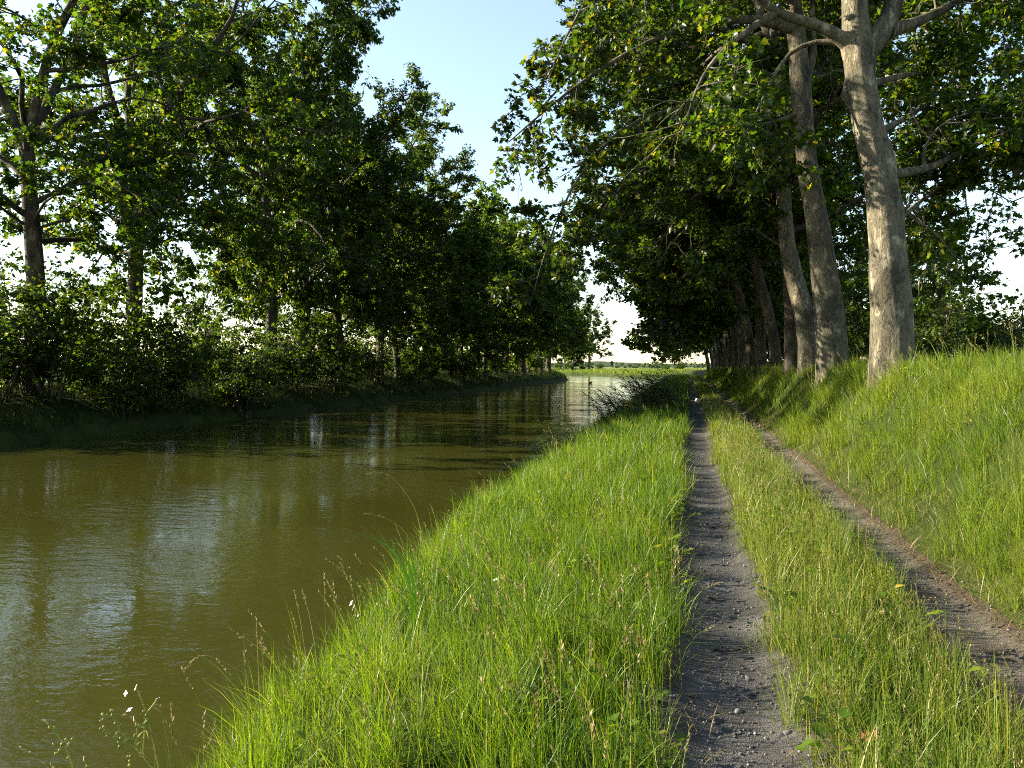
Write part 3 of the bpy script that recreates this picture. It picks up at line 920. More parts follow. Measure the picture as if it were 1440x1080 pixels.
def plane_tree(seed, H=26.0, base=5.0, fork=9.5, rad=0.38, R_max=7.5, nlimb=20, nsub=10, ntw=8, nleaf=20, leaf=0.19, simple=False,
               lean=(0.0, 0.0), mat_bark=None, keep=1.0, skirt=0.0, low=0, low_az=None, flare=0.32, mat_leaf=None, low_droop=-0.30, gap=-0.34):
    """A tall canal plane tree standing at the origin: clean bole, forking leaders, spreading limbs."""
    c = Crown(seed, gap)
    rg = c.rg
    root = empty("plane_tree")
    k = np.linspace(0, 1, 26)
    P = np.stack([lean[0] * k ** 1.2 + 0.16 * np.sin(k * 5 + seed), lean[1] * k + 0.14 * np.cos(k * 4 + seed * 2), k * fork - 0.25], -1)
    P[:, 0] -= P[0, 0]; P[:, 1] -= P[0, 1]
    tr = rad * (1.0 - 0.38 * k)
    sides = 20
    trunk = (P, tr, sides, False, trunk_wobble(P, sides, seed, flare=flare))
    top = P[-1]
    # leaders
    leaders = []
    nl = 3
    a0 = rg.uniform(0, 6.28)
    for i in range(nl):
        a = a0 + i * 2 * np.pi / nl + rg.uniform(-0.4, 0.4)
        d = np.array([math.cos(a) * 0.42, math.sin(a) * 0.42, 1.0])
        L = (H - fork) * rg.uniform(0.74, 0.86)
        Q = grow_line(rg, top - np.array([0, 0, 0.35]), d, L, 10, 0.10, 0.02)
        leaders.append(Q)
        c.limb(Q, rad * 0.52, 0.03, 0.30, int(nsub * 1.7), ntw, nleaf, 2.3, lvl=1, sides=8)
    prof_z = np.array([0, base - 0.5, base + 2, H * 0.45, H * 0.7, H * 0.9, H])
    prof_r = np.array([0.5, 0.75, 0.97, 1.0, 0.95, 0.62, 0.2]) * R_max
    for i in range(nlimb):
        z = base + (H * 0.82 - base) * (i + rg.random()) / nlimb
        a = i * 2.399 + rg.uniform(-0.4, 0.4)
        if z < fork:
            u = z / fork
            p, _ = along(P, min(u, 0.99))
            r0 = 0.11
        else:
            Q = leaders[i % nl]
            u = min(0.95, (z - fork) / max(1.0, Q[-1][2] - fork))
            p, _ = along(Q, u)
            a = math.atan2(p[1] - top[1], p[0] - top[0]) + rg.uniform(-1.2, 1.2)
            r0 = 0.09 * (1.1 - u)
        reach = np.interp(z + 1.5, prof_z, prof_r)
        off = math.hypot(p[0] - top[0], p[1] - top[1]) * 0.7
        L = max(1.6, (reach - off) * rg.uniform(0.8, 1.15))
        el = rg.uniform(0.15, 0.75)
        dr = -0.10 - skirt if z < base + 4 else -0.02
        Q = grow_line(rg, p, (math.cos(a), math.sin(a), el), L * 1.12, 8, 0.13, lambda k, dr=dr: dr * k * 1.6)
        c.limb(Q, max(0.04, r0), 0.018, 0.22, max(4, int(nsub * L / 6)), ntw, nleaf, 2.1, -0.05)
    for i in range(low):                       # long low boughs that sag back towards the ground
        z = rg.uniform(min(base, 4.0) + 0.8, fork * 0.95)
        p, _ = along(P, min(z / fork, 0.98))
        a = i * 2.399 + 1.0 + rg.uniform(-0.4, 0.4)
        if low_az:
            a = low_az[0] + (low_az[1] - low_az[0]) * ((i * 0.618) % 1)
        L = R_max * rg.uniform(0.55, 1.0)
        Q = grow_line(rg, p, (math.cos(a), math.sin(a), 0.45), L * 1.1, 9, 0.12, lambda k: low_droop * k)
        c.limb(Q, 0.055, 0.012, 0.25, max(5, int(11 * L / 6)), ntw, nleaf, 1.9, -0.10)
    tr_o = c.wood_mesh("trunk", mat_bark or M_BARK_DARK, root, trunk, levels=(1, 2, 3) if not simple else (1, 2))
    cr_o = c.leaves("crown", leaf, mat_leaf or M_LEAF, root, simple, keep)
    return root


def gz(x, y):
    return float(height(np.array([x]), np.array([y]))[0])


def place(root, used, x, y, rz, s, label, group, sz=None, name=None):
    loc = (x, y, gz(x, y))
    sc = (s, s, sz or s)
    if root.name in used:
        o = copy_tree(root, loc, rz, sc)
    else:
        used.add(root.name)
        o = root
        o.location = loc; o.rotation_euler = (0, 0, rz); o.scale = sc
    if name: o.name = name
    return tag(o, label, "tree", group)


# ------------------------------------------------------------------ opposite row of plane trees
used = set()
LA = plane_tree(101, H=24, base=5.0, fork=9.0, rad=0.36, R_max=7.0, nlimb=21, nsub=10, ntw=9, nleaf=34, leaf=0.175, skirt=0.05, low=5, keep=1.0, gap=-0.19)
LB = plane_tree(102, gap=-0.30, low=4, H=24, base=4.2, fork=8.5, rad=0.34, R_max=7.4, nlimb=26, nsub=12, ntw=9, nleaf=42, leaf=0.175, skirt=0.07)
LC = plane_tree(103, gap=-0.27, low=5, H=24, base=3.8, fork=10.0, rad=0.36, R_max=7.6, nlimb=27, nsub=12, ntw=9, nleaf=42, leaf=0.175, skirt=0.07)
FA = plane_tree(104, low=4, H=24, base=4.2, fork=9.0, rad=0.38, R_max=7.4, nlimb=26, nsub=11, ntw=8, nleaf=19, leaf=0.34, simple=True, skirt=0.05)
FB = plane_tree(105, low=5, H=24, base=3.8, fork=8.5, rad=0.38, R_max=7.6, nlimb=26, nsub=11, ntw=8, nleaf=19, leaf=0.34, simple=True, skirt=0.05)

G_FAR = "plane trees lining the far bank of the canal"
far_row = [
    (LA, 24.9, 1.9, 1.10, "plane tree nearest the photo's edge on the opposite bank, bright gaps in its crown"),
    (LA, 30.8, 2.6, 1.10, "opposite-bank plane tree second in the row, trunk rising out of a leafy sapling thicket"),
    (LC, 41.2, 4.1, 0.95, "opposite-bank plane tree third in the row, dark bole beside a bright sky gap"),
    (LB, 46.9, 5.3, 0.88, "opposite-bank plane tree fourth in the row, slim dark trunk low over the thicket"),
    (LB, 52.4, 1.7, 1.00, "opposite-bank plane tree fifth in the row, its dense dark crown against blue sky"),
    (LC, 58.0, 2.9, 1.00, "opposite-bank plane tree sixth in the row, black trunk in deep shade"),
    (LB, 64.5, 0.9, 0.96, "opposite-bank plane tree seventh in the row, crown top stepping down the skyline"),
    (FA, 71.0, 4.6, 0.92, "opposite-bank plane tree eighth in the row, dark crown over still reflections"),
    (FB, 77.5, 2.2, 0.86, "opposite-bank plane tree ninth in the row, trunk half hidden by shrubs"),
    (FA, 84.0, 0.3, 0.85, "opposite-bank plane tree tenth in the row, dark trunk above a glinting reflection"),
    (FB, 91.0, 5.0, 0.87, "opposite-bank plane tree eleventh in the row, deep in the shaded stretch"),
    (FA, 98.0, 3.3, 0.93, "opposite-bank plane tree twelfth in the row, slender at this distance"),
    (FB, 105.0, 1.1, 1.00, "opposite-bank plane tree thirteenth in the row, pale lit bole among black ones"),
    (FA, 113.0, 5.9, 1.00, "opposite-bank plane tree fifth from the bend, narrow dark trunk"),
    (FB, 121.0, 2.7, 1.00, "opposite-bank plane tree fourth from the bend, narrow dark trunk"),
    (FA, 130.0, 4.0, 1.00, "opposite-bank plane tree third from the bend, crown reaching over the water"),
    (FB, 139.0, 0.7, 1.00, "opposite-bank plane tree second from the bend, crown reaching over the water"),
    (FA, 149.0, 2.0, 0.98, "opposite-bank plane tree standing last before the canal bend"),
]
for k, (var, t, rz, s, lab) in enumerate(far_row):
    x, y = xy(-12.4 - 0.5 * math.sin(k * 2.3), t)
    place(var, used, float(x), float(y), rz, s, lab, G_FAR, sz=s * {2: 1.30, 3: 1.20, 4: 1.06}.get(k, 1.0 + 0.05 * math.sin(k * 1.7)))

# trees on the outer shore beyond the bend
G_BEND = "plane trees beyond the canal bend"
for (xp, d, s, lab) in ((828, 236, 0.98, "lone-trunked plane tree beyond the bend, its bole mirrored in open water"),
                        (795, 243, 0.98, "plane tree beyond the bend, second along from the open meadow"),
                        (768, 250, 0.94, "plane tree beyond the bend, third along from the open meadow"),
                        (742, 255, 0.94, "plane tree beyond the bend, fourth along from the open meadow")):
    p = px(xp, 515, d)
    place(FB if xp % 2 else FA, used, p[0], p[1], xp * 0.7, s, lab, G_BEND)

# ------------------------------------------------------------------ towpath row of plane trees
G_NEAR = "plane trees lining the towpath bank"


def custom_tree(name, seed, base_px, d, trunk_px, radii, limbs, H, R_max, nlimb, label, leaf=0.19, burls=(), skirt=0.08, nleaf=17, droop_limbs=(),
                subl=1.7, mat=None, mat_leaf=None):
    """A towpath tree whose bole and main limbs follow the photograph; the crown above is grown from them."""
    c = Crown(seed)
    rg = c.rg
    b = px(base_px[0], base_px[1], d)
    b[2] = gz(b[0], b[1])
    root = empty(name, tuple(b))
    pts = [np.array([0, 0, -0.3]), np.array([0, 0, 0.0])]
    for x, y, dd in trunk_px:
        pts.append(px(x, y, dd) - b)
    P = resample(pts, 64)
    hz = np.array([p[2] for p in pts[1:]])
    tr = np.interp(P[:, 2], hz, radii)
    sides = 36
    mb = MB()
    mb.tube(P, tr, sides, True, trunk_wobble(P, sides, seed, 0.09, burls, 0.16))
    trunk = mb.build("trunk", mat or M_BARK, root, smooth=True)
    fork_z = P[-1][2]
    for pl, r0, r1, st_, ns in limbs:
        Q = resample([px(*q) - b for q in pl], 12)
        w0 = len(c.wood)
        c.limb(Q, r0, r1, st_, ns, 7, nleaf, subl, -0.06)
        m2 = MB()
        m2.tube(Q, np.linspace(r0, r1, 12) * (1 + 0.5 * np.exp(-np.linspace(0, 9, 12))), 12, True)
        m2.build("limb", mat or M_BARK, root, smooth=True)
        c.wood.pop(w0)
    # crown above the fork
    top = P[-1]
    leaders = []
    for i in range(3):
        a = rg.uniform(0, 0.6) + i * 2.09
        Q = grow_line(rg, top - np.array([0, 0, 0.4]), (math.cos(a) * 0.4, math.sin(a) * 0.4, 1.0), (H - fork_z) * rg.uniform(0.85, 1), 10, 0.1, 0.02)
        leaders.append(Q)
        c.limb(Q, tr[-1] * 0.8, 0.03, 0.22, 16, 8, nleaf, 2.3)
    for i in range(nlimb):
        z = fork_z + 0.2 + (H * 0.85 - fork_z) * ((i + rg.random()) / nlimb) ** 1.15
        Q = leaders[i % 3]
        u = min(0.95, (z - fork_z) / max(1.0, Q[-1][2] - fork_z))
        p, _ = along(Q, u)
        a = i * 2.399 + rg.uniform(-0.3, 0.3)
        L = R_max * np.interp(z, [fork_z, H * 0.5, H * 0.75, H], [1.0, 1.0, 0.7, 0.25]) * rg.uniform(0.8, 1.15)
        dr = -0.13 - skirt if z < fork_z + 4 else -0.04
        Q2 = grow_line(rg, p, (math.cos(a), math.sin(a), rg.uniform(0.1, 0.6)), L * 1.1, 9, 0.13, lambda k, dr=dr: dr * k * 1.7)
        c.limb(Q2, 0.10 * (1.15 - u), 0.016, 0.22, max(5, int(10 * L / 6)), 8, nleaf, 2.1, -0.06)
    for p0, p1, p2 in droop_limbs:              # long pendulous branches, by world offset from the base
        Q = resample([p0, 0.5 * (np.array(p0) + np.array(p1)) + np.array([0, 0, 0.8]), p1, p2], 12)
        c.limb(Q, 0.05, 0.010, 0.35, 11, 6, nleaf, 1.3, -0.12)
    c.wood_mesh("branches", mat or M_BARK, root)
    c.leaves("crown", leaf, mat_leaf or M_LEAF_SHADED, root)
    return tag(root, label, "tree", G_NEAR)


D1 = 14.3
custom_tree("plane_tree", 201, (1255, 540), D1,
            [(1254, 440, D1), (1246, 330, D1), (1238, 250, D1), (1222, 180, D1), (1209, 110, D1), (1206, 62, D1), (1202, 20, D1), (1203, -50, D1), (1208, -120, D1)],
            [0.395, 0.35, 0.31, 0.285, 0.262, 0.262, 0.275, 0.23, 0.21, 0.19],
            [([(1200, 66, D1), (1160, 38, 14.2), (1120, 26, 14.1), (1088, 20, 14.0), (1064, -4, 13.8), (1030, -70, 13.5)], 0.115, 0.04, 0.55, 7),
             ([(1088, 20, 14.0), (1050, 42, 13.9), (1008, 78, 13.7), (980, 118, 13.5), (960, 190, 13.4)], 0.06, 0.012, 0.55, 8),
             ([(1192, 60, D1), (1150, 56, 14.5), (1115, 64, 14.6), (1095, 92, 14.6), (1072, 140, 14.5), (1043, 200, 14.4)], 0.055, 0.010, 0.45, 7),
             ([(1207, 78, D1), (1240, 54, 14.3), (1255, 28, 14.3), (1260, -10, 14.3), (1275, -90, 14.3), (1300, -190, 14.3)], 0.19, 0.08, 0.5, 8),
             ([(1246, 44, 14.3), (1285, 34, 14.6), (1318, 18, 14.9), (1360, -6, 15.2), (1420, -40, 15.5)], 0.11, 0.03, 0.35, 13),
             ([(1246, 245, D1), (1300, 242, 14.7), (1345, 218, 15.0), (1390, 193, 15.2), (1440, 170, 15.4), (1520, 160, 15.6)], 0.075, 0.022, 0.3, 17),
             ([(1300, 240, 14.7), (1296, 205, 14.9), (1325, 170, 15.0), (1385, 152, 15.2), (1430, 180, 15.4)], 0.032, 0.008, 0.3, 8),
             ([(1212, 122, D1), (1290, 100, 16.0), (1345, 110, 17.0), (1395, 150, 17.8), (1425, 220, 18.0)], 0.06, 0.012, 0.3, 12),
             ([(1222, 192, D1), (1236, 184, 14.6), (1290, 160, 16.0), (1350, 100, 17.2), (1420, 70, 18.0), (1480, 80, 18.4)], 0.06, 0.012, 0.25, 18),
             ([(1250, 320, D1), (1310, 270, 16.5), (1370, 250, 17.6), (1430, 290, 18.3)], 0.05, 0.010, 0.25, 15),
             ([(1252, 300, D1), (1285, 290, 16.5), (1300, 330, 17.5), (1305, 385, 18.0)], 0.05, 0.010, 0.25, 6)],
            25.0, 5.0, 15, "massive mottled plane tree beside the towpath, its pale bole standing clear of the others", leaf=0.135, skirt=-0.04, subl=1.5,
            burls=((5.55, 0.0, 0.16, 0.45), (4.3, math.pi, 0.32, 0.16), (6.35, 0.15, 0.2, 0.16), (6.2, math.pi, 0.28, 0.16), (3.3, 2.6, 0.3, 0.16), (2.2, 0.4, 0.4, 0.12)), nleaf=42, mat_leaf=M_LEAF)

D2 = 19.8
custom_tree("plane_tree", 202, (1172, 528), D2,
            [(1166, 440, D2), (1158, 370, D2), (1147, 300, D2), (1136, 240, D2), (1130, 180, D2), (1126, 120, D2), (1121, 60, D2), (1114, 0, D2), (1110, -50, D2)],
            [0.41, 0.36, 0.31, 0.27, 0.25, 0.24, 0.25, 0.23, 0.21, 0.19],
            [([(1128, 120, D2), (1142, 95, 19.8), (1146, 70, 19.8), (1140, 20, 19.8), (1150, -60, 19.8)], 0.10, 0.04, 0.55, 7),
             ([(1124, 160, D2), (1100, 168, 19.6), (1078, 175, 19.4), (1030, 180, 19.0), (960, 185, 18.4)], 0.05, 0.012, 0.35, 10),
             ([(1118, 40, D2), (1040, 20, 18.8), (950, 40, 17.8), (850, 90, 17.0), (770, 150, 16.6), (715, 200, 16.4)], 0.11, 0.012, 0.30, 16),
             ([(1114, 0, D2), (1020, -50, 18.0), (920, -60, 16.8), (840, -30, 16.0), (800, 30, 15.6), (772, 110, 15.4)], 0.10, 0.010, 0.55, 7)],
            26.0, 5.2, 16, "broad plane tree second along the towpath row, bole half lit and leaning over the track", leaf=0.145, nleaf=38, subl=1.15)

D3 = 24.6
custom_tree("plane_tree", 203, (1140, 524), D3,
            [(1138, 480, D3), (1128, 430, D3), (1115, 385, D3), (1106, 340, D3), (1102, 270, D3), (1100, 200, D3), (1096, 120, D3), (1092, 60, D3)],
            [0.37, 0.33, 0.30, 0.27, 0.24, 0.22, 0.21, 0.19, 0.17],
            [([(1100, 260, D3), (1040, 230, 23.6), (970, 215, 22.8), (900, 235, 22.2), (850, 285, 21.8), (815, 350, 21.6)], 0.08, 0.010, 0.25, 16),
             ([(1098, 200, D3), (1010, 150, 23.2), (920, 150, 22.0), (850, 190, 21.2), (800, 260, 20.8), (765, 350, 20.5), (745, 430, 20.4)], 0.09, 0.009, 0.35, 15),
             ([(1092, 80, D3), (980, 20, 23.0), (880, 30, 21.8), (820, 90, 21.0), (752, 150, 20.6), (718, 230, 20.4)], 0.09, 0.010, 0.35, 13)],
            26.0, 5.6, 14, "dark leaning plane tree third along the towpath row, close behind the half lit bole", leaf=0.155, nleaf=38, subl=1.25)

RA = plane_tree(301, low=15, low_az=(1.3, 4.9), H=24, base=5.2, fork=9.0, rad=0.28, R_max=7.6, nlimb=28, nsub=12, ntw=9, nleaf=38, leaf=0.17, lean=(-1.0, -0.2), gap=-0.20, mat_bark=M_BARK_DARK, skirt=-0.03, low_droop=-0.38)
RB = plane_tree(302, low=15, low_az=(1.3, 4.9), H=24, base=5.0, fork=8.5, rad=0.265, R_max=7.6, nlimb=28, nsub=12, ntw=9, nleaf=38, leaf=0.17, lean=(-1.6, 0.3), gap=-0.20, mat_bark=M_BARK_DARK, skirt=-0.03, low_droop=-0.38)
RC = plane_tree(303, low=15, low_az=(1.3, 4.9), H=23, base=3.2, fork=8.5, rad=0.35, R_max=6.8, nlimb=28, nsub=11, ntw=8, nleaf=18, leaf=0.34, simple=True, lean=(-0.9, 0.2), gap=-0.22, mat_bark=M_BARK, skirt=0.0, low_droop=-0.36)
near_row = [
    (RA, 29.6, 0.15, 0.95, 3.55, "plane tree fourth along the towpath row, golden light on the foot of its bole"),
    (RB, 35.4, -0.25, 0.95, 3.65, "plane tree fifth along the towpath row, slim bole with a leafy shoot"),
    (RA, 41.5, 0.35, 1.00, 3.50, "plane tree sixth along the towpath row, dark strongly leaning bole"),
    (RB, 48.0, 0.10, 1.05, 3.60, "plane tree seventh along the towpath row, deep in shade"),
    (RC, 55.0, -0.20, 1.00, 3.60, "plane tree eighth along the towpath row, pale knot on its bole"),
    (RC, 63.0, 0.25, 1.00, 3.60, "plane tree ninth along the towpath row, mostly hidden by nearer boles"),
    (RC, 72.0, 0.00, 0.98, 3.70, "plane tree tenth along the towpath row, grey straight bole"),
    (RC, 82.0, 0.40, 1.00, 3.60, "plane tree eleventh along the towpath row, narrow bole at the track's vanishing end"),
    (RC, 93.0, -0.35, 0.96, 3.60, "plane tree fourth from the open meadow on the towpath side"),
    (RC, 106.0, 0.15, 0.95, 3.60, "plane tree third from the open meadow on the towpath side, sunlit bole"),
    (RC, 118.0, -0.10, 0.92, 3.40, "plane tree second from the open meadow on the towpath side, sunlit bole"),
    (RC, 131.0, 0.30, 0.90, 3.20, "last plane tree of the towpath row before the open meadow, sunlit bole"),
]
for k, (var, t, rz, s, q, lab) in enumerate(near_row):
    x, y = xy(12 + q, t)
    place(var, used, float(x), float(y), rz, s, lab, G_NEAR)


# ------------------------------------------------------------------ bushes and saplings
def bush(seed, H, Rr, nstem, nsub, ntw, nleaf, leaf, simple=False, name="bush"):
    c = Crown(seed)
    rg = c.rg
    root = empty(name)
    for i in range(nstem):
        a = i * 2.4 + rg.uniform(-0.4, 0.4)
        sp = rg.uniform(0.1, 0.75) * Rr / H
        Q = grow_line(rg, (0.25 * math.cos(a), 0.25 * math.sin(a), -0.1), (math.cos(a) * sp, math.sin(a) * sp, 1), H * rg.uniform(0.65, 1.0), 7, 0.10, 0.0)
        c.limb(Q, 0.035, 0.008, 0.12, nsub, ntw, nleaf, Rr * 0.45, -0.02, sides=5)
    c.wood_mesh("stems", M_STEM, root)
    c.leaves("foliage", leaf, M_LEAF_BUSH, root, simple)
    return root


def place_bush(root, x, y, rz, s, label, group, cat="bush", sz=None, name=None):
    o = place(root, used, x, y, rz, s, label, group, sz, name)
    o["category"] = cat
    return o


SA = bush(401, 5.2, 3.0, 8, 9, 5, 12, 0.19)
SB = bush(402, 4.2, 3.2, 9, 8, 5, 12, 0.18)
SF = bush(403, 5.0, 3.4, 9, 8, 5, 9, 0.30, simple=True)
G_TH = "saplings and bushes under the opposite row"
th = [
    (SA, 72, 29.0, 1.08, "dark bush at the foot of the outermost opposite-bank trunk"),
    (SA, 135, 33.0, 1.12, "tall bright sapling thicket between the first two opposite-bank trunks"),
    (SA, 235, 33.5, 1.15, "broad leafy bush just past the second opposite-bank trunk"),
    (SA, 175, 30.5, 0.70, "low leafy bush in front of the second opposite-bank trunk"),
    (SB, 300, 40.0, 1.05, "rounded dark bush between the second and third opposite-bank trunks"),
    (SA, 345, 38.0, 0.80, "small sunlit bush before the third opposite-bank trunk"),
    (SB, 410, 46.0, 1.10, "bush just past the third opposite-bank trunk"),
    (SA, 455, 50.0, 1.10, "sapling clump by the fourth opposite-bank trunk"),
    (SB, -10, 27.0, 1.28, "dark bush cut off by the photo's edge on the opposite bank"),
]
for k, (var, xp, d, s, lab) in enumerate(th):
    p = px(xp, 515, d)
    place_bush(var, p[0], p[1], k * 1.3, s, lab, G_TH)
for k, t in enumerate((55.5, 62, 68, 75, 81, 88, 96, 104, 113, 122, 132)):
    x, y = xy(-13.6 - 1.4 * math.sin(k * 1.9), t)
    place_bush(SF, float(x), float(y), k * 1.7, 0.72 + 0.2 * math.sin(k * 2.7) ** 2,
               "dark bush in the shaded far stretch, filling between distant opposite-bank trunks", G_TH)

for k, t in enumerate((22, 26.5, 31.5, 36, 40.5, 45, 49.5, 54, 59, 64.5, 70, 76, 83, 91, 100, 110)):  # second line of bushes, added to block light and darken the background
    x, y = xy(-16.8 - 1.6 * math.sin(k * 2.9), t)
    place_bush((SA, SB)[k % 2] if t < 60 else SF, float(x), float(y), k * 2.3, 0.66 + 0.30 * math.sin(k * 1.3) ** 2,
               "dark bush standing behind the opposite row's trunks, one of a screen along the field", "added bushes blocking light behind the opposite row")
for k, t in enumerate((21, 24.2, 27.3, 31, 34.2, 37.5, 41, 44.5, 48, 52, 56, 60.5, 65.5, 71, 77, 84)):
    x, y = xy(-11.4 - 0.9 * math.sin(k * 2.1), t)
    place_bush((SB, SA)[k % 2] if t < 60 else SF, float(x), float(y), k * 1.9, (0.38 + 0.42 * math.sin(k * 1.7) ** 2),
               "dark shrub overhanging the opposite waterline in front of the trunks, one of an unbroken fringe", "shrub fringe along the opposite waterline")

G_TB = "bushes behind the towpath row"
tb = [(5.1, 17.5, 0.42, "leafy sapling just behind the massive mottled bole"),
      (8.6, 19.5, 0.34, "bright bush on the bank crest under the massive tree's outer branches"),
      (6.2, 22.5, 0.80, "dark sapling behind the half lit second bole"),
      (6.0, 27.5, 0.95, "dark sapling filling the gap behind the third and fourth towpath boles"),
      (7.4, 33.0, 1.20, "dark sapling behind the fourth and fifth towpath boles"),
      (8.0, 39.5, 1.25, "dark sapling behind the fifth and sixth towpath boles"),
      (7.6, 46.5, 1.25, "dark sapling behind the seventh towpath bole"),
      (7.8, 54.0, 1.2, "dark bush behind the eighth towpath bole"),
      (7.5, 63.0, 1.2, "dark bush behind the ninth towpath bole"),
      (7.5, 74.0, 1.2, "dark bush behind the tenth towpath bole"),
      (7.5, 86.0, 1.1, "dark bush behind the eleventh towpath bole")]
for k, (q, t, s, lab) in enumerate(tb):
    x, y = xy(12 + q, t)
    place_bush((SA, SB)[k % 2] if t < 50 else SF, float(x), float(y), k * 2.1, s, lab, G_TB)

# low scrub along the bank crest, and the hedgerow of trees across the field behind it
G_HR = "hedgerow trees across the field"
HT = plane_tree(501, H=9.0, base=2.6, fork=3.2, rad=0.17, R_max=3.4, nlimb=14, nsub=6, ntw=5, nleaf=10, leaf=0.30, simple=True)
for k, (xp, d) in enumerate(((1318, 96), (1345, 100), (1368, 95), (1392, 99), (1416, 94), (1442, 98), (1470, 95), (1500, 98))):
    p = px(xp, 515, d)
    o = place(HT, used, p[0], p[1], k * 1.9, 0.86 + 0.1 * math.sin(k * 2.2), "small hedgerow tree in the dark line across the field behind the bank", G_HR, name="hedgerow_tree")
SL = bush(404, 1.6, 1.6, 8, 6, 4, 9, 0.11)
for k, (xp, d) in enumerate(((1375, 22), (1408, 21), (1440, 20.5), (1340, 21))):
    p = px(xp, 500, d)
    place_bush(SL, p[0], p[1], k * 2.2, 0.75 + 0.12 * k % 0.3, ["low scrub bush on the bank crest, middle of the row", "low scrub bush on the bank crest, beside the frame-side clump",
               "low scrub bush on the bank crest, cut by the photo's edge", "low scrub bush on the bank crest, closest to the massive bole"][k], "low scrub on the bank crest")

# bushes on the meadow round the bend
for xp, yp, d, s, lab in ((843, 518, 300, 0.75, "round lone bush standing on the far meadow"), (955, 519, 190, 0.55, "dark bush at the end of the towpath row by the meadow"),
                          (938, 519, 215, 0.4, "small dark bush beside the bigger one at the meadow's edge")):
    p = px(xp, yp, d)
    place_bush(SF, p[0], p[1], xp, s, lab, "bushes on the far meadow")

# ------------------------------------------------------------------ far country
mb = MB()
rg = np.random.default_rng(61)
for (dist, hmax, seed) in ((2300, 15, 1), (3600, 34, 2)):
    az = np.linspace(R(-75), R(75), 260)
    xs, ys = dist * np.sin(az), dist * np.cos(az)
    h = hmax * (0.25 + 0.75 * fnoise(az * 9, az * 0 + seed, 80 + seed, 4))
    n = len(az)
    rows = []
    for k, (dd, hh) in enumerate(((-500, 0.0), (-200, 0.6), (0, 1.0), (500, 0.9))):
        rows.append(np.stack([xs * (1 + dd / dist), ys * (1 + dd / dist), h * hh - 1.0], -1))
    V = np.concatenate(rows)
    i = (np.arange(3)[:, None] * n + np.arange(n - 1)[None, :]).ravel()
    mb.add(V, np.stack([i, i + 1, i + n + 1, i + n], -1))
m, nt, out = new_mat("hill_woods")
tc = N(nt, "ShaderNodeTexCoord")
nz = N(nt, "ShaderNodeTexNoise", ins={"Scale": 0.006, "Detail": 6.0})
nt.links.new(tc.outputs["Object"], nz.inputs["Vector"])
rz = ramp(nt, [(0.40, (0.020, 0.036, 0.024)), (0.55, (0.040, 0.060, 0.034)), (0.68, (0.075, 0.085, 0.040))], nz.outputs[0])
pb = N(nt, "ShaderNodeBsdfPrincipled", ins={"Roughness": 0.95, "Specular IOR Level": 0.1})
nt.links.new(rz.outputs[0], pb.inputs["Base Color"])
nt.links.new(pb.outputs[0], out.inputs[0])
hills = mb.build("hills", m, smooth=True)
tag(hills, "low blue green hills along the horizon", "hills", kind="structure")

P, A, Nn, Sz = [], [], [], []
for k in range(420):
    d = rg.choice([650, 900, 1150, 1500, 2250]) * rg.uniform(0.93, 1.07)
    a = rg.uniform(R(-50), R(35))
    if vnoise(np.array([a * 24]), np.array([d / 300.0]), 90)[0] < 0.42:
        continue
    c0 = np.array([d * math.sin(a), d * math.cos(a), 0.0])
    c0[2] = gz(c0[0], c0[1]) + (6 if d > 2000 else 0)
    w, h = rg.uniform(4, 11), rg.uniform(3.0, 6.5)
    m = 60
    v = rg.normal(0, 1, (m, 3)); v /= np.linalg.norm(v, axis=1)[:, None]
    P.append(c0 + v * np.array([w, w, h * 0.5]) * rg.uniform(0.6, 1.0, (m, 1)) + np.array([0, 0, h * 0.5]))
    A.append(rg.normal(0, 1, (m, 3))); Nn.append(v + rg.normal(0, 0.5, (m, 3))); Sz.append(rg.uniform(1.2, 2.6, m))
o = leaf_mesh("distant_woods", np.concatenate(P), np.concatenate(A), np.concatenate(Nn), np.concatenate(Sz), M_WOODS, None, simple=True)
tag(o, "distant strips of dark woodland along the horizon", "woods", kind="stuff")


# broad leaved weeds in the sward, and dead thatch at its foot
rg = np.random.default_rng(27)
P, A, Nn, Sz = [], [], [], []
for (q0, q1, t0, t1, dens) in ((-2.7, -0.1, 2.2, 9, 9), (-3.4, -0.1, 9, 20, 4), (0.5, 1.45, 2.3, 9, 12), (2.2, 5.5, 4, 14, 3.5), (-0.25, 0.05, 2, 9, 8), (0.45, 0.62, 2, 9, 10)):
    X, Y, q, t = scatter(q0, q1, t0, t1, dens, rg, lambda q, t: q + 12 - edge_right(t) > 0.2)
    Z = height(X, Y)
    for x, y, z in zip(X, Y, Z):
        n = rg.integers(8, 22)
        h = rg.uniform(0.04, 0.30)
        a = rg.uniform(0, 6.28, n)
        zz = h * rg.random(n) ** 0.7
        r_ = rg.uniform(0.01, 0.07, n)
        P.append(np.stack([x + np.cos(a) * r_, y + np.sin(a) * r_, z + zz], -1))
        A.append(np.stack([np.cos(a), np.sin(a), rg.uniform(-0.3, 0.7, n)], -1))
        Nn.append(np.stack([-np.cos(a) * 0.3, -np.sin(a) * 0.3, np.ones(n)], -1) + rg.normal(0, 0.25, (n, 3)))
        Sz.append(rg.uniform(0.02, 0.07, n))
o = leaf_mesh("weeds", np.concatenate(P), np.concatenate(A), np.concatenate(Nn), np.concatenate(Sz), M_GRASS_BANK, None, simple=True)
tag(o, "broad leaved weeds and clover scattered through the towpath grass", "weeds", kind="stuff")
mb = MB()
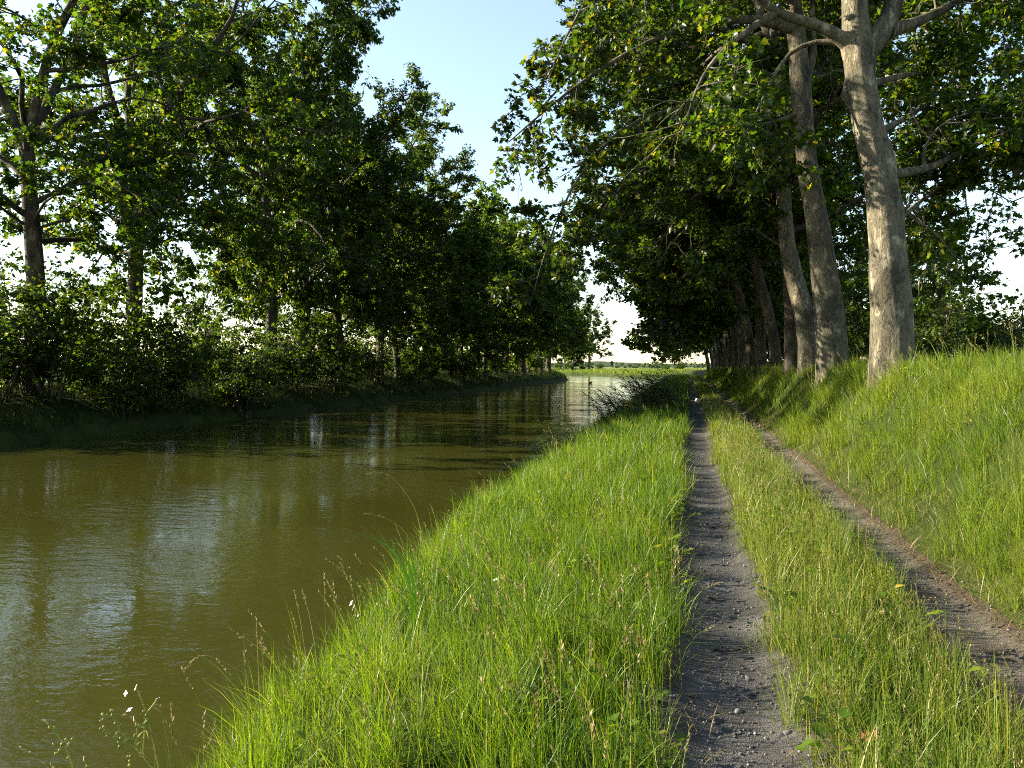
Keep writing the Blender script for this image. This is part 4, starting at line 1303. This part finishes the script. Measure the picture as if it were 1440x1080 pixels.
for (q0, q1, t0, t1, dens, wk) in ((-2.5, 0.1, 1.8, 8, 380, 1.0), (0.4, 1.55, 1.8, 9, 420, 1.0), (1.9, 5.0, 3, 12, 200, 1.3), (1.95, 2.5, 3, 30, 500, 1.6), (0.42, 0.6, 9, 30, 300, 1.6)):
    X, Y, q, t = scatter(q0, q1, t0, t1, dens, rg, lambda q, t: q + 12 - edge_right(t) > 0.3)
    n = len(X)
    blades(mb, X, Y, rg.uniform(0.05, 0.20, n), rg.uniform(0.002, 0.005, n) * wk, rg.uniform(0.5, 2.2, n), rg.uniform(0, 6.28, n), 0.4, rg=rg)
o = mb.build("dead_grass", M_SEED)
tag(o, "dry straw coloured dead grass lying at the foot of the sward and along the ruts", "dead grass", kind="stuff")

# ------------------------------------------------------------------ reeds, iris, flowers
def leaf_blade(mb, P, w, fold=0.25, twist=0.0):
    """A strap leaf along polyline P with a shallow V section."""
    P = np.asarray(P, dtype=float)
    n = len(P)
    T = np.gradient(P, axis=0); T /= np.linalg.norm(T, axis=1)[:, None]
    side_ = np.cross(T, np.array([0, 0, 1.0])); side_ /= np.linalg.norm(side_, axis=1)[:, None] + 1e-6
    if twist:
        nn = np.cross(side_, T)
        side_ = side_ * math.cos(twist) + nn * math.sin(twist)
    up = np.cross(side_, T)
    k = np.linspace(0, 1, n)
    ww = (w * np.minimum(1, (1 - k) * 2.6 + 0.02) * np.minimum(1, 0.6 + k * 2))[:, None]
    V = np.concatenate([P - side_ * ww / 2 + up * ww * fold, P, P + side_ * ww / 2 + up * ww * fold])
    i = np.arange(n - 1)
    mb.add(V, np.stack([i, i + n, i + n + 1, i + 1], -1), np.stack([i + n, i + 2 * n, i + 2 * n + 1, i + n + 1], -1))


def reed_clump(x, y, seed, n, h, spread, label):
    rg = np.random.default_rng(seed)
    root = empty("reed_clump", (x, y, gz(x, y)))
    ms_, ml_, mf_ = MB(), MB(), MB()
    for i in range(n):
        bx, by = rg.normal(0, spread, 2)
        bz = gz(x + bx, y + by) - root.location.z - 0.03
        H = h * rg.uniform(0.7, 1.15)
        a = math.pi + rg.normal(0, 0.45)
        ln = rg.uniform(0.25, 0.7)
        k = np.linspace(0, 1, 7)
        P = np.stack([bx + math.cos(a) * ln * H * k ** 2, by + math.sin(a) * ln * H * k ** 2, bz + H * (k - 0.12 * ln * k ** 3)], -1)
        ms_.tube(P, np.linspace(0.006, 0.003, 7), 4)
        for j in range(8):
            u = rg.uniform(0.05, 0.95)
            q, t = along(P, u)
            aa = a + rg.normal(0, 0.8)
            L = rg.uniform(0.3, 0.6)
            kk = np.linspace(0, 1, 6)
            Q = q + np.stack([math.cos(aa) * L * kk, math.sin(aa) * L * kk, L * (0.75 * kk - 0.7 * kk ** 2.2)], -1)
            leaf_blade(ml_, Q, rg.uniform(0.018, 0.034))
    ms_.build("stems", M_REED, root); ml_.build("leaves", M_REED, root)
    return tag(root, label, "reeds", "reed clumps at the water's edge")


for xp, yp, d, seed, n, h, sp, lab in ((925, 590, 27.0, 71, 110, 1.4, 0.45, "big dark clump of reeds leaning over the water where the rut vanishes"),
                                       (880, 600, 23.5, 72, 60, 1.1, 0.4, "dark reed clump beside two yellow iris flowers"),
                                       (940, 575, 34.0, 73, 90, 1.6, 0.6, "farther dark reed clump against the pale water of the bend"),
                                       (800, 625, 17.5, 74, 22, 0.8, 0.35, "thin grassy reed tuft bending down to the shaded water")):
    p = px(xp, yp, d)
    u_ = p[0]
    lim = float(edge_right(np.array([p[1]]))[0]) - 12 + 0.35
    reed_clump(max(p[0], lim), p[1], seed, n, h, sp, lab)


def flower(mb, c, nrm, r, petals, w=0.55, seed=0):
    rg = np.random.default_rng(seed)
    nrm = unit(nrm)
    a = unit(np.cross(nrm, [0.3, 0.2, 1.0])); b = np.cross(nrm, a)
    for i in range(petals):
        th = i * 2 * math.pi / petals + rg.uniform(-0.15, 0.15)
        d = a * math.cos(th) + b * math.sin(th)
        e = np.cross(nrm, d)
        V = [c, c + d * r * 0.55 + e * r * w * 0.55 + nrm * r * 0.12, c + d * r + e * r * w * 0.25 + nrm * r * 0.05, c + d * r - e * r * w * 0.25 + nrm * r * 0.05, c + d * r * 0.55 - e * r * w * 0.55 + nrm * r * 0.12]
        mb.add(np.array(V), [[0, 1, 2, 3, 4]])


def yellow_iris(xp, yp, d, h, label):
    p = px(xp, yp, d)
    x, y = p[0], p[1]
    z = gz(x, y)
    root = empty("yellow_iris", (x, y, z))
    top = max(0.5, p[2] - z)
    m = MB(); m.tube(np.array([[0.06, 0, 0], [0.04, 0, top * 0.6], [0, 0, top]]), [0.005, 0.004, 0.003], 5)
    for k in range(4):
        a = k * 1.7
        kk = np.linspace(0, 1, 7)
        L = top * (0.8 + 0.1 * k)
        leaf_blade(m, np.stack([0.05 + math.cos(a) * 0.3 * L * kk ** 2, math.sin(a) * 0.2 * L * kk ** 2, L * kk * (1 - 0.1 * kk)], -1), 0.022)
    m.build("stem", M_IRIS, root)
    f = MB(); flower(f, np.array([0, 0, top]), (0, -0.2, 1), 0.06, 3, 0.8, xp); flower(f, np.array([0, 0, top + 0.02]), (0.2, -0.3, 1), 0.035, 3, 0.5, xp + 1)
    f.build("flower", M_PETAL_Y, root)
    tag(root, label, "flower", "yellow irises at the water's edge")


yellow_iris(869, 561, 21.0, 0.8, "yellow iris in front of the big dark reeds")
yellow_iris(834, 582, 18.5, 0.8, "yellow iris lower down the bank, nearer the dark water")
yellow_iris(880, 570, 22.5, 0.8, "small yellow iris tucked behind the brighter bloom")

# broad strap leaves of an iris arching over the water
b = px(583, 848, 5.35); b[2] = gz(b[0], b[1])
root = empty("iris_plant", tuple(b))
for pl, w in (([(584, 845, 5.35), (568, 805, 5.35), (552, 782, 5.3), (530, 768, 5.25), (500, 765, 5.15)], 0.042),
              ([(586, 840, 5.45), (578, 802, 5.45), (560, 782, 5.4), (535, 771, 5.4)], 0.036),
              ([(572, 838, 5.3), (556, 815, 5.25), (540, 803, 5.2), (518, 793, 5.1)], 0.026),
              ([(545, 862, 5.15), (528, 842, 5.1), (512, 826, 5.05), (498, 812, 5.0)], 0.026),
              ([(590, 835, 5.5), (584, 800, 5.5), (574, 778, 5.5), (566, 768, 5.5)], 0.026)):
    pts = [px(q[0] - 4, q[1] - 14, q[2]) - b for q in pl]
    g0 = pts[0].copy(); g0[2] = gz(*(pts[0] + b)[:2]) - b[2] - 0.03
    m = MB(); leaf_blade(m, resample([g0] + pts, 12), w, 0.18, 0.5)
    m.build("leaf", M_IRIS, root)
tag(root, "dark glossy strap leaves of an iris arching out over the brown water", "iris plant")


def wild_radish(base, stems, flowers, pods, label, seed):
    """Branching weed with white four petalled flowers; pixel paths at a depth."""
    rg = np.random.default_rng(seed)
    b = base.copy(); b[2] = gz(b[0], b[1])
    root = empty("wild_radish", tuple(b))
    m = MB()
    for pl in stems:
        pts = [px(*q) - b for q in pl]
        P = resample(pts, 10)
        m.tube(P, np.linspace(0.0042, 0.0022, 10), 5)
        for k in range(3):
            q, t = along(P, rg.uniform(0.1, 0.8))
            dd = unit(t + rg.normal(0, 0.7, 3))
            leaf_blade(m, np.array([q, q + dd * 0.02, q + dd * 0.045 - np.array([0, 0, 0.01])]), 0.008)
    for (x, y, d) in pods:
        for k in range(4):
            c = px(x + rg.normal(0, 4.5), y + rg.normal(0, 4.5), d) - b
            m.add(c + ICO_V * 0.0062 * rg.uniform(0.7, 1.2) * np.array([1, 1, 1.35]), ICO_F)
    m.build("stem", M_HERB, root)
    for k, (x, y, d, r) in enumerate(flowers):
        c = px(x, y, d) - b
        f = MB(); flower(f, c, rg.normal(0, 0.5, 3) + np.array([-0.6, -0.6, 0.5]), r, 4, 0.8, seed + k)
        f.build("flower", M_PETAL_W, root)
    return tag(root, label, "wildflower", "white flowering weeds on the water's edge")


d = 3.5
wild_radish(px(232, 1110, d), [[(232, 1120, d), (218, 1060, d), (212, 1022, d), (205, 1000, d), (196, 976, d), (192, 966, d)],
                              [(206, 1003, d), (215, 992, d), (222, 982, d)],
                              [(222, 1090, d), (196, 1058, d), (176, 1040, d), (162, 1016, d), (157, 1002, d)],
                              [(200, 1060, d), (203, 1030, d), (206, 1008, d)],
                              [(190, 1052, d), (193, 1035, d), (192, 1024, d)]],
            [(177, 975, d, 0.014), (191, 967, d, 0.016), (222, 982, d, 0.013), (182, 998, d, 0.014), (188, 1011, d, 0.013)],
            [(158, 1000, d), (150, 1010, d), (147, 1022, d), (152, 1034, d), (165, 1022, d), (168, 1048, d), (161, 1036, d), (192, 1026, d), (205, 1018, d), (186, 1036, d), (182, 1068, d), (204, 1010, d)],
            "white flowering weed with branching seed stalks against the brown water", 5)
d = 3.4
wild_radish(px(112, 1115, d), [[(112, 1120, d), (100, 1068, d), (88, 1042, d), (72, 1022, d), (62, 1012, d)], [(125, 1120, d), (122, 1080, d), (118, 1066, d)]],
            [(118, 1066, d, 0.012)], [(82, 1054, d), (88, 1050, d), (76, 1030, d), (95, 1045, d)], "slim weed with one white bloom rising from the picture's bottom edge", 6)
d = 4.75
wild_radish(px(508, 895, d), [[(508, 900, d), (503, 875, d), (498, 855, d)], [(512, 895, d), (522, 868, d), (530, 850, d)]],
            [(498, 853, d, 0.026), (494, 848, d, 0.018), (503, 866, d, 0.012), (530, 849, d, 0.012)], [(505, 868, d)], "big white bloom beside the iris leaves on the bank edge", 7)
p = px(697, 815, 5.6)
wild_radish(p, [[(700, 850, 5.6), (699, 830, 5.6), (697, 815, 5.6)]], [(697, 815, 5.6, 0.020)], [], "single white bloom standing in the middle of the lush verge", 8)
wild_radish(px(958, 800, 6.2), [[(956, 800, 6.2), (955, 780, 6.2), (953, 768, 6.2)], [(957, 800, 6.2), (959, 782, 6.2), (960, 770, 6.2)]],
            [(953, 768, 6.2, 0.012), (960, 771, 6.2, 0.011), (949, 773, 6.2, 0.010)], [], "little white flower cluster hanging over the gravel rut", 9)


# tall single stalks that arch out over the water
def arching_stalk(pl, label, head=0.10):
    b = px(*pl[0]); b[2] = gz(b[0], b[1])
    root = empty("grass_stalk", tuple(b))
    pts = [np.array([0, 0, -0.02])] + [px(*q) - b for q in pl[1:]]
    P = resample(pts, 16)
    m = MB(); m.tube(P, np.linspace(0.0024, 0.0010, 16), 4)
    m.build("stem", M_HERB, root)
    h = MB()
    rg = np.random.default_rng(int(pl[-1][0]))
    for k in range(46):
        q, t = along(P, rg.uniform(0.80, 0.999))
        dd = unit(t + rg.normal(0, 0.35, 3))
        leaf_blade(h, np.array([q, q + dd * 0.009, q + dd * 0.02]), 0.005)
    h.build("seed_head", M_SEED, root)
    tag(root, label, "grass stalk", "tall seeding stalks over the water")


arching_stalk([(612, 760, 6.6), (585, 715, 6.6), (566, 685, 6.55), (550, 668, 6.5), (535, 660, 6.5), (522, 661, 6.45), (515, 667, 6.4)], "tall stalk curling over at its tip above the open water")
arching_stalk([(600, 790, 6.2), (575, 750, 6.2), (548, 730, 6.1), (525, 722, 6.0), (512, 722, 6.0)], "lower stalk bowed flat over the water beneath the curled one")
arching_stalk([(960, 880, 4.9), (972, 850, 4.9), (985, 830, 4.9), (1010, 821, 4.9), (1014, 820, 4.9)], "pale stalk leaning across the gravel rut from the verge")
arching_stalk([(372, 1000, 4.2), (371, 960, 4.2), (370, 930, 4.2), (369, 903, 4.2), (368, 898, 4.2)], "stiff upright dark stalk at the bank edge over the water")
arching_stalk([(420, 985, 4.3), (350, 950, 4.3), (310, 928, 4.2), (280, 915, 4.2), (262, 940, 4.2)], "long drooping stalk reaching far over the water")


# ------------------------------------------------------------------ odds and ends on the track
def stone_thing(name, x, y, s, label, mat, cat="stone", group=None, seed=0, zoff=0.0):
    rg = np.random.default_rng(seed)
    root_z = gz(x, y)
    import itertools
    bmV = ICO_V * rg.uniform(0.8, 1.15, (12, 1))
    # one subdivision of the icosahedron, then squash and roughen
    V = list(bmV); F = []; cache = {}
    def midp(a, b):
        k = (min(a, b), max(a, b))
        if k not in cache:
            cache[k] = len(V); V.append((V[a] + V[b]) / 2 * rg.uniform(1.0, 1.16))
        return cache[k]
    for a, b_, c_ in ICO_F:
        x1, x2, x3 = midp(a, b_), midp(b_, c_), midp(c_, a)
        F += [(a, x1, x3), (b_, x2, x1), (c_, x3, x2), (x1, x2, x3)]
    V = np.array(V) * np.array(s) * 0.5
    o = mesh_np(name, V, [np.array(F)], mat)
    o.location = (x, y, root_z + s[2] * 0.3 + zoff)
    o.rotation_euler = (0, 0, rg.uniform(0, 6))
    return tag(o, label, cat, group)


p = px(982, 561, 38.0)
stone_thing("stone", 0.35, p[1], (0.24, 0.22, 0.22), "chunky white stone lying in the shaded far end of the wheel rut", M_WHITE_STONE, seed=3)
p = px(1039, 977, 3.9)
stone_thing("stone", p[0], p[1], (0.055, 0.04, 0.03), "flat pale pebble in the middle of the nearer wheel rut", M_PEBBLE, seed=4)
p = px(1052, 937, 4.3)
stone_thing("stone", p[0], p[1], (0.05, 0.04, 0.03), "bluish grey pebble just past the long dark twig", M_PEBBLE, seed=5)
p = px(1108, 1018, 3.6)
stone_thing("stone", p[0], p[1], (0.045, 0.035, 0.03), "small pale pebble by the grassy side of the nearer rut", M_PEBBLE, seed=6)

def twig_thing(pl, r, label, name="twig", mat=M_STEM, forks=()):
    pts = []
    for x, y, d_ in pl:
        q = px(x, y, d_)
        pts.append(q)
    pts = np.array(pts)
    zz = height(pts[:, 0], pts[:, 1])
    pts[:, 2] = zz + r + 0.012
    b = pts[0].copy()
    m = MB(); m.tube(resample(pts - b, 10), np.linspace(r, r * 0.5, 10), 6)
    o = m.build(name, mat, smooth=True)
    o.location = b
    return tag(o, label, "twig" if name == "twig" else "branch", "fallen twigs on the track")


def gd(y):                                     # depth of the track surface at pixel row y
    return F_PX * (EYE + 0.05) / (y - 515.0)


twig_thing([(1004, 910, gd(910)), (1020, 914, gd(914)), (1036, 912, gd(912)), (1054, 909, gd(909))], 0.007, "long dark curved twig lying across the nearer wheel rut")
twig_thing([(996, 839, gd(839)), (1010, 843, gd(843)), (1020, 843, gd(843))], 0.008, "short dark twig beyond the curved one on the same rut")
twig_thing([(1048, 1044, gd(1044)), (1060, 1047, gd(1047))], 0.004, "tiny dark twig close to the bottom of the nearer rut")
twig_thing([(998, 742, gd(742)), (1012, 738, gd(738)), (1026, 741, gd(741))], 0.008, "dark twig crossing the rut where its edge juts in")
M_PALEWOOD = bark_mat("pale_wood", (0.20, 0.17, 0.12), (0.34, 0.29, 0.22), (0.45, 0.40, 0.32), 6.0)
twig_thing([(1000, 542, 62), (1008, 541, 63), (1016, 540.5, 64)], 0.06, "pale fallen branch lying across the farther rut near its vanishing end", "fallen_branch", M_PALEWOOD)
x_, y_ = px(1218, 1060, 3.25)[:2]
o = leaf_mesh("dead_leaf", np.array([[0, 0, 0.0]]), np.array([[0.6, 0.5, 0.5]]), np.array([[-0.6, -0.5, 0.7]]), np.array([0.075]), M_DEADLEAF, None)
o.location = (float(x_), float(y_), gz(x_, y_) + 0.10)
tag(o, "curled rusty orange dead leaf caught low in the strip grass", "leaf")


# dead leaves strewn along the ruts
rg = np.random.default_rng(28)
X, Y, q, t = scatter(-0.15, 2.1, 2.6, 16, 3.2, rg, lambda q, t: (np.abs(q - 0.24) < 0.42) | (np.abs(q - 1.72) < 0.36))
n = len(X)
a = rg.uniform(0, 6.28, n)
o = leaf_mesh("leaf_litter", np.stack([X, Y, height(X, Y) + 0.014], -1), np.stack([np.cos(a), np.sin(a), rg.uniform(-0.1, 0.3, n)], -1),
              np.stack([np.zeros(n), np.zeros(n), np.ones(n)], -1) + rg.normal(0, 0.25, (n, 3)), rg.uniform(0.02, 0.055, n),
              leafy("leaf_litter_brown", [(0.0, (0.05, 0.032, 0.018)), (0.7, (0.12, 0.075, 0.035)), (1.0, (0.20, 0.14, 0.06))], (1.2, 1.0, 0.8), 0.2, 0.7), None)
tag(o, "small brown dead leaves strewn along the wheel ruts", "leaf litter", kind="stuff")


# a waterbird far out on the bend
p = px(830, 537, 118.0)
root = empty("duck", (p[0], p[1], WATER_Z))
M_DUCK = stone_mat("duck_plumage", (0.05, 0.045, 0.04), (0.08, 0.07, 0.06))
m = MB()
k = np.linspace(0, 1, 12)
m.tube(np.stack([0.5 * (k - 0.5), 0 * k, 0.06 + 0.05 * k ** 4 + 0.03 * (1 - k) ** 3], -1), 0.02 + 0.11 * np.sin(np.pi * (0.06 + 0.9 * k)) ** 0.8, 12)
m.tube(np.stack([0.17 + 0.05 * k, 0 * k, 0.10 + 0.17 * k], -1), 0.05 - 0.012 * k, 10)
m.tube(np.stack([0.16 + 0.13 * k, 0 * k, 0.29 - 0.01 * k], -1), 0.012 + 0.045 * np.sin(np.pi * (0.05 + 0.93 * k)), 10)
m.build("body", M_DUCK, root, smooth=True)
m = MB(); m.tube(np.array([[0.27, 0, 0.28], [0.31, 0, 0.275], [0.35, 0, 0.27]]), [0.02, 0.018, 0.01], 8)
m.build("beak", stone_mat("duck_beak", (0.30, 0.22, 0.05), (0.32, 0.24, 0.06)), root)
tag(root, "small dark duck afloat on the pale water of the far bend", "duck")
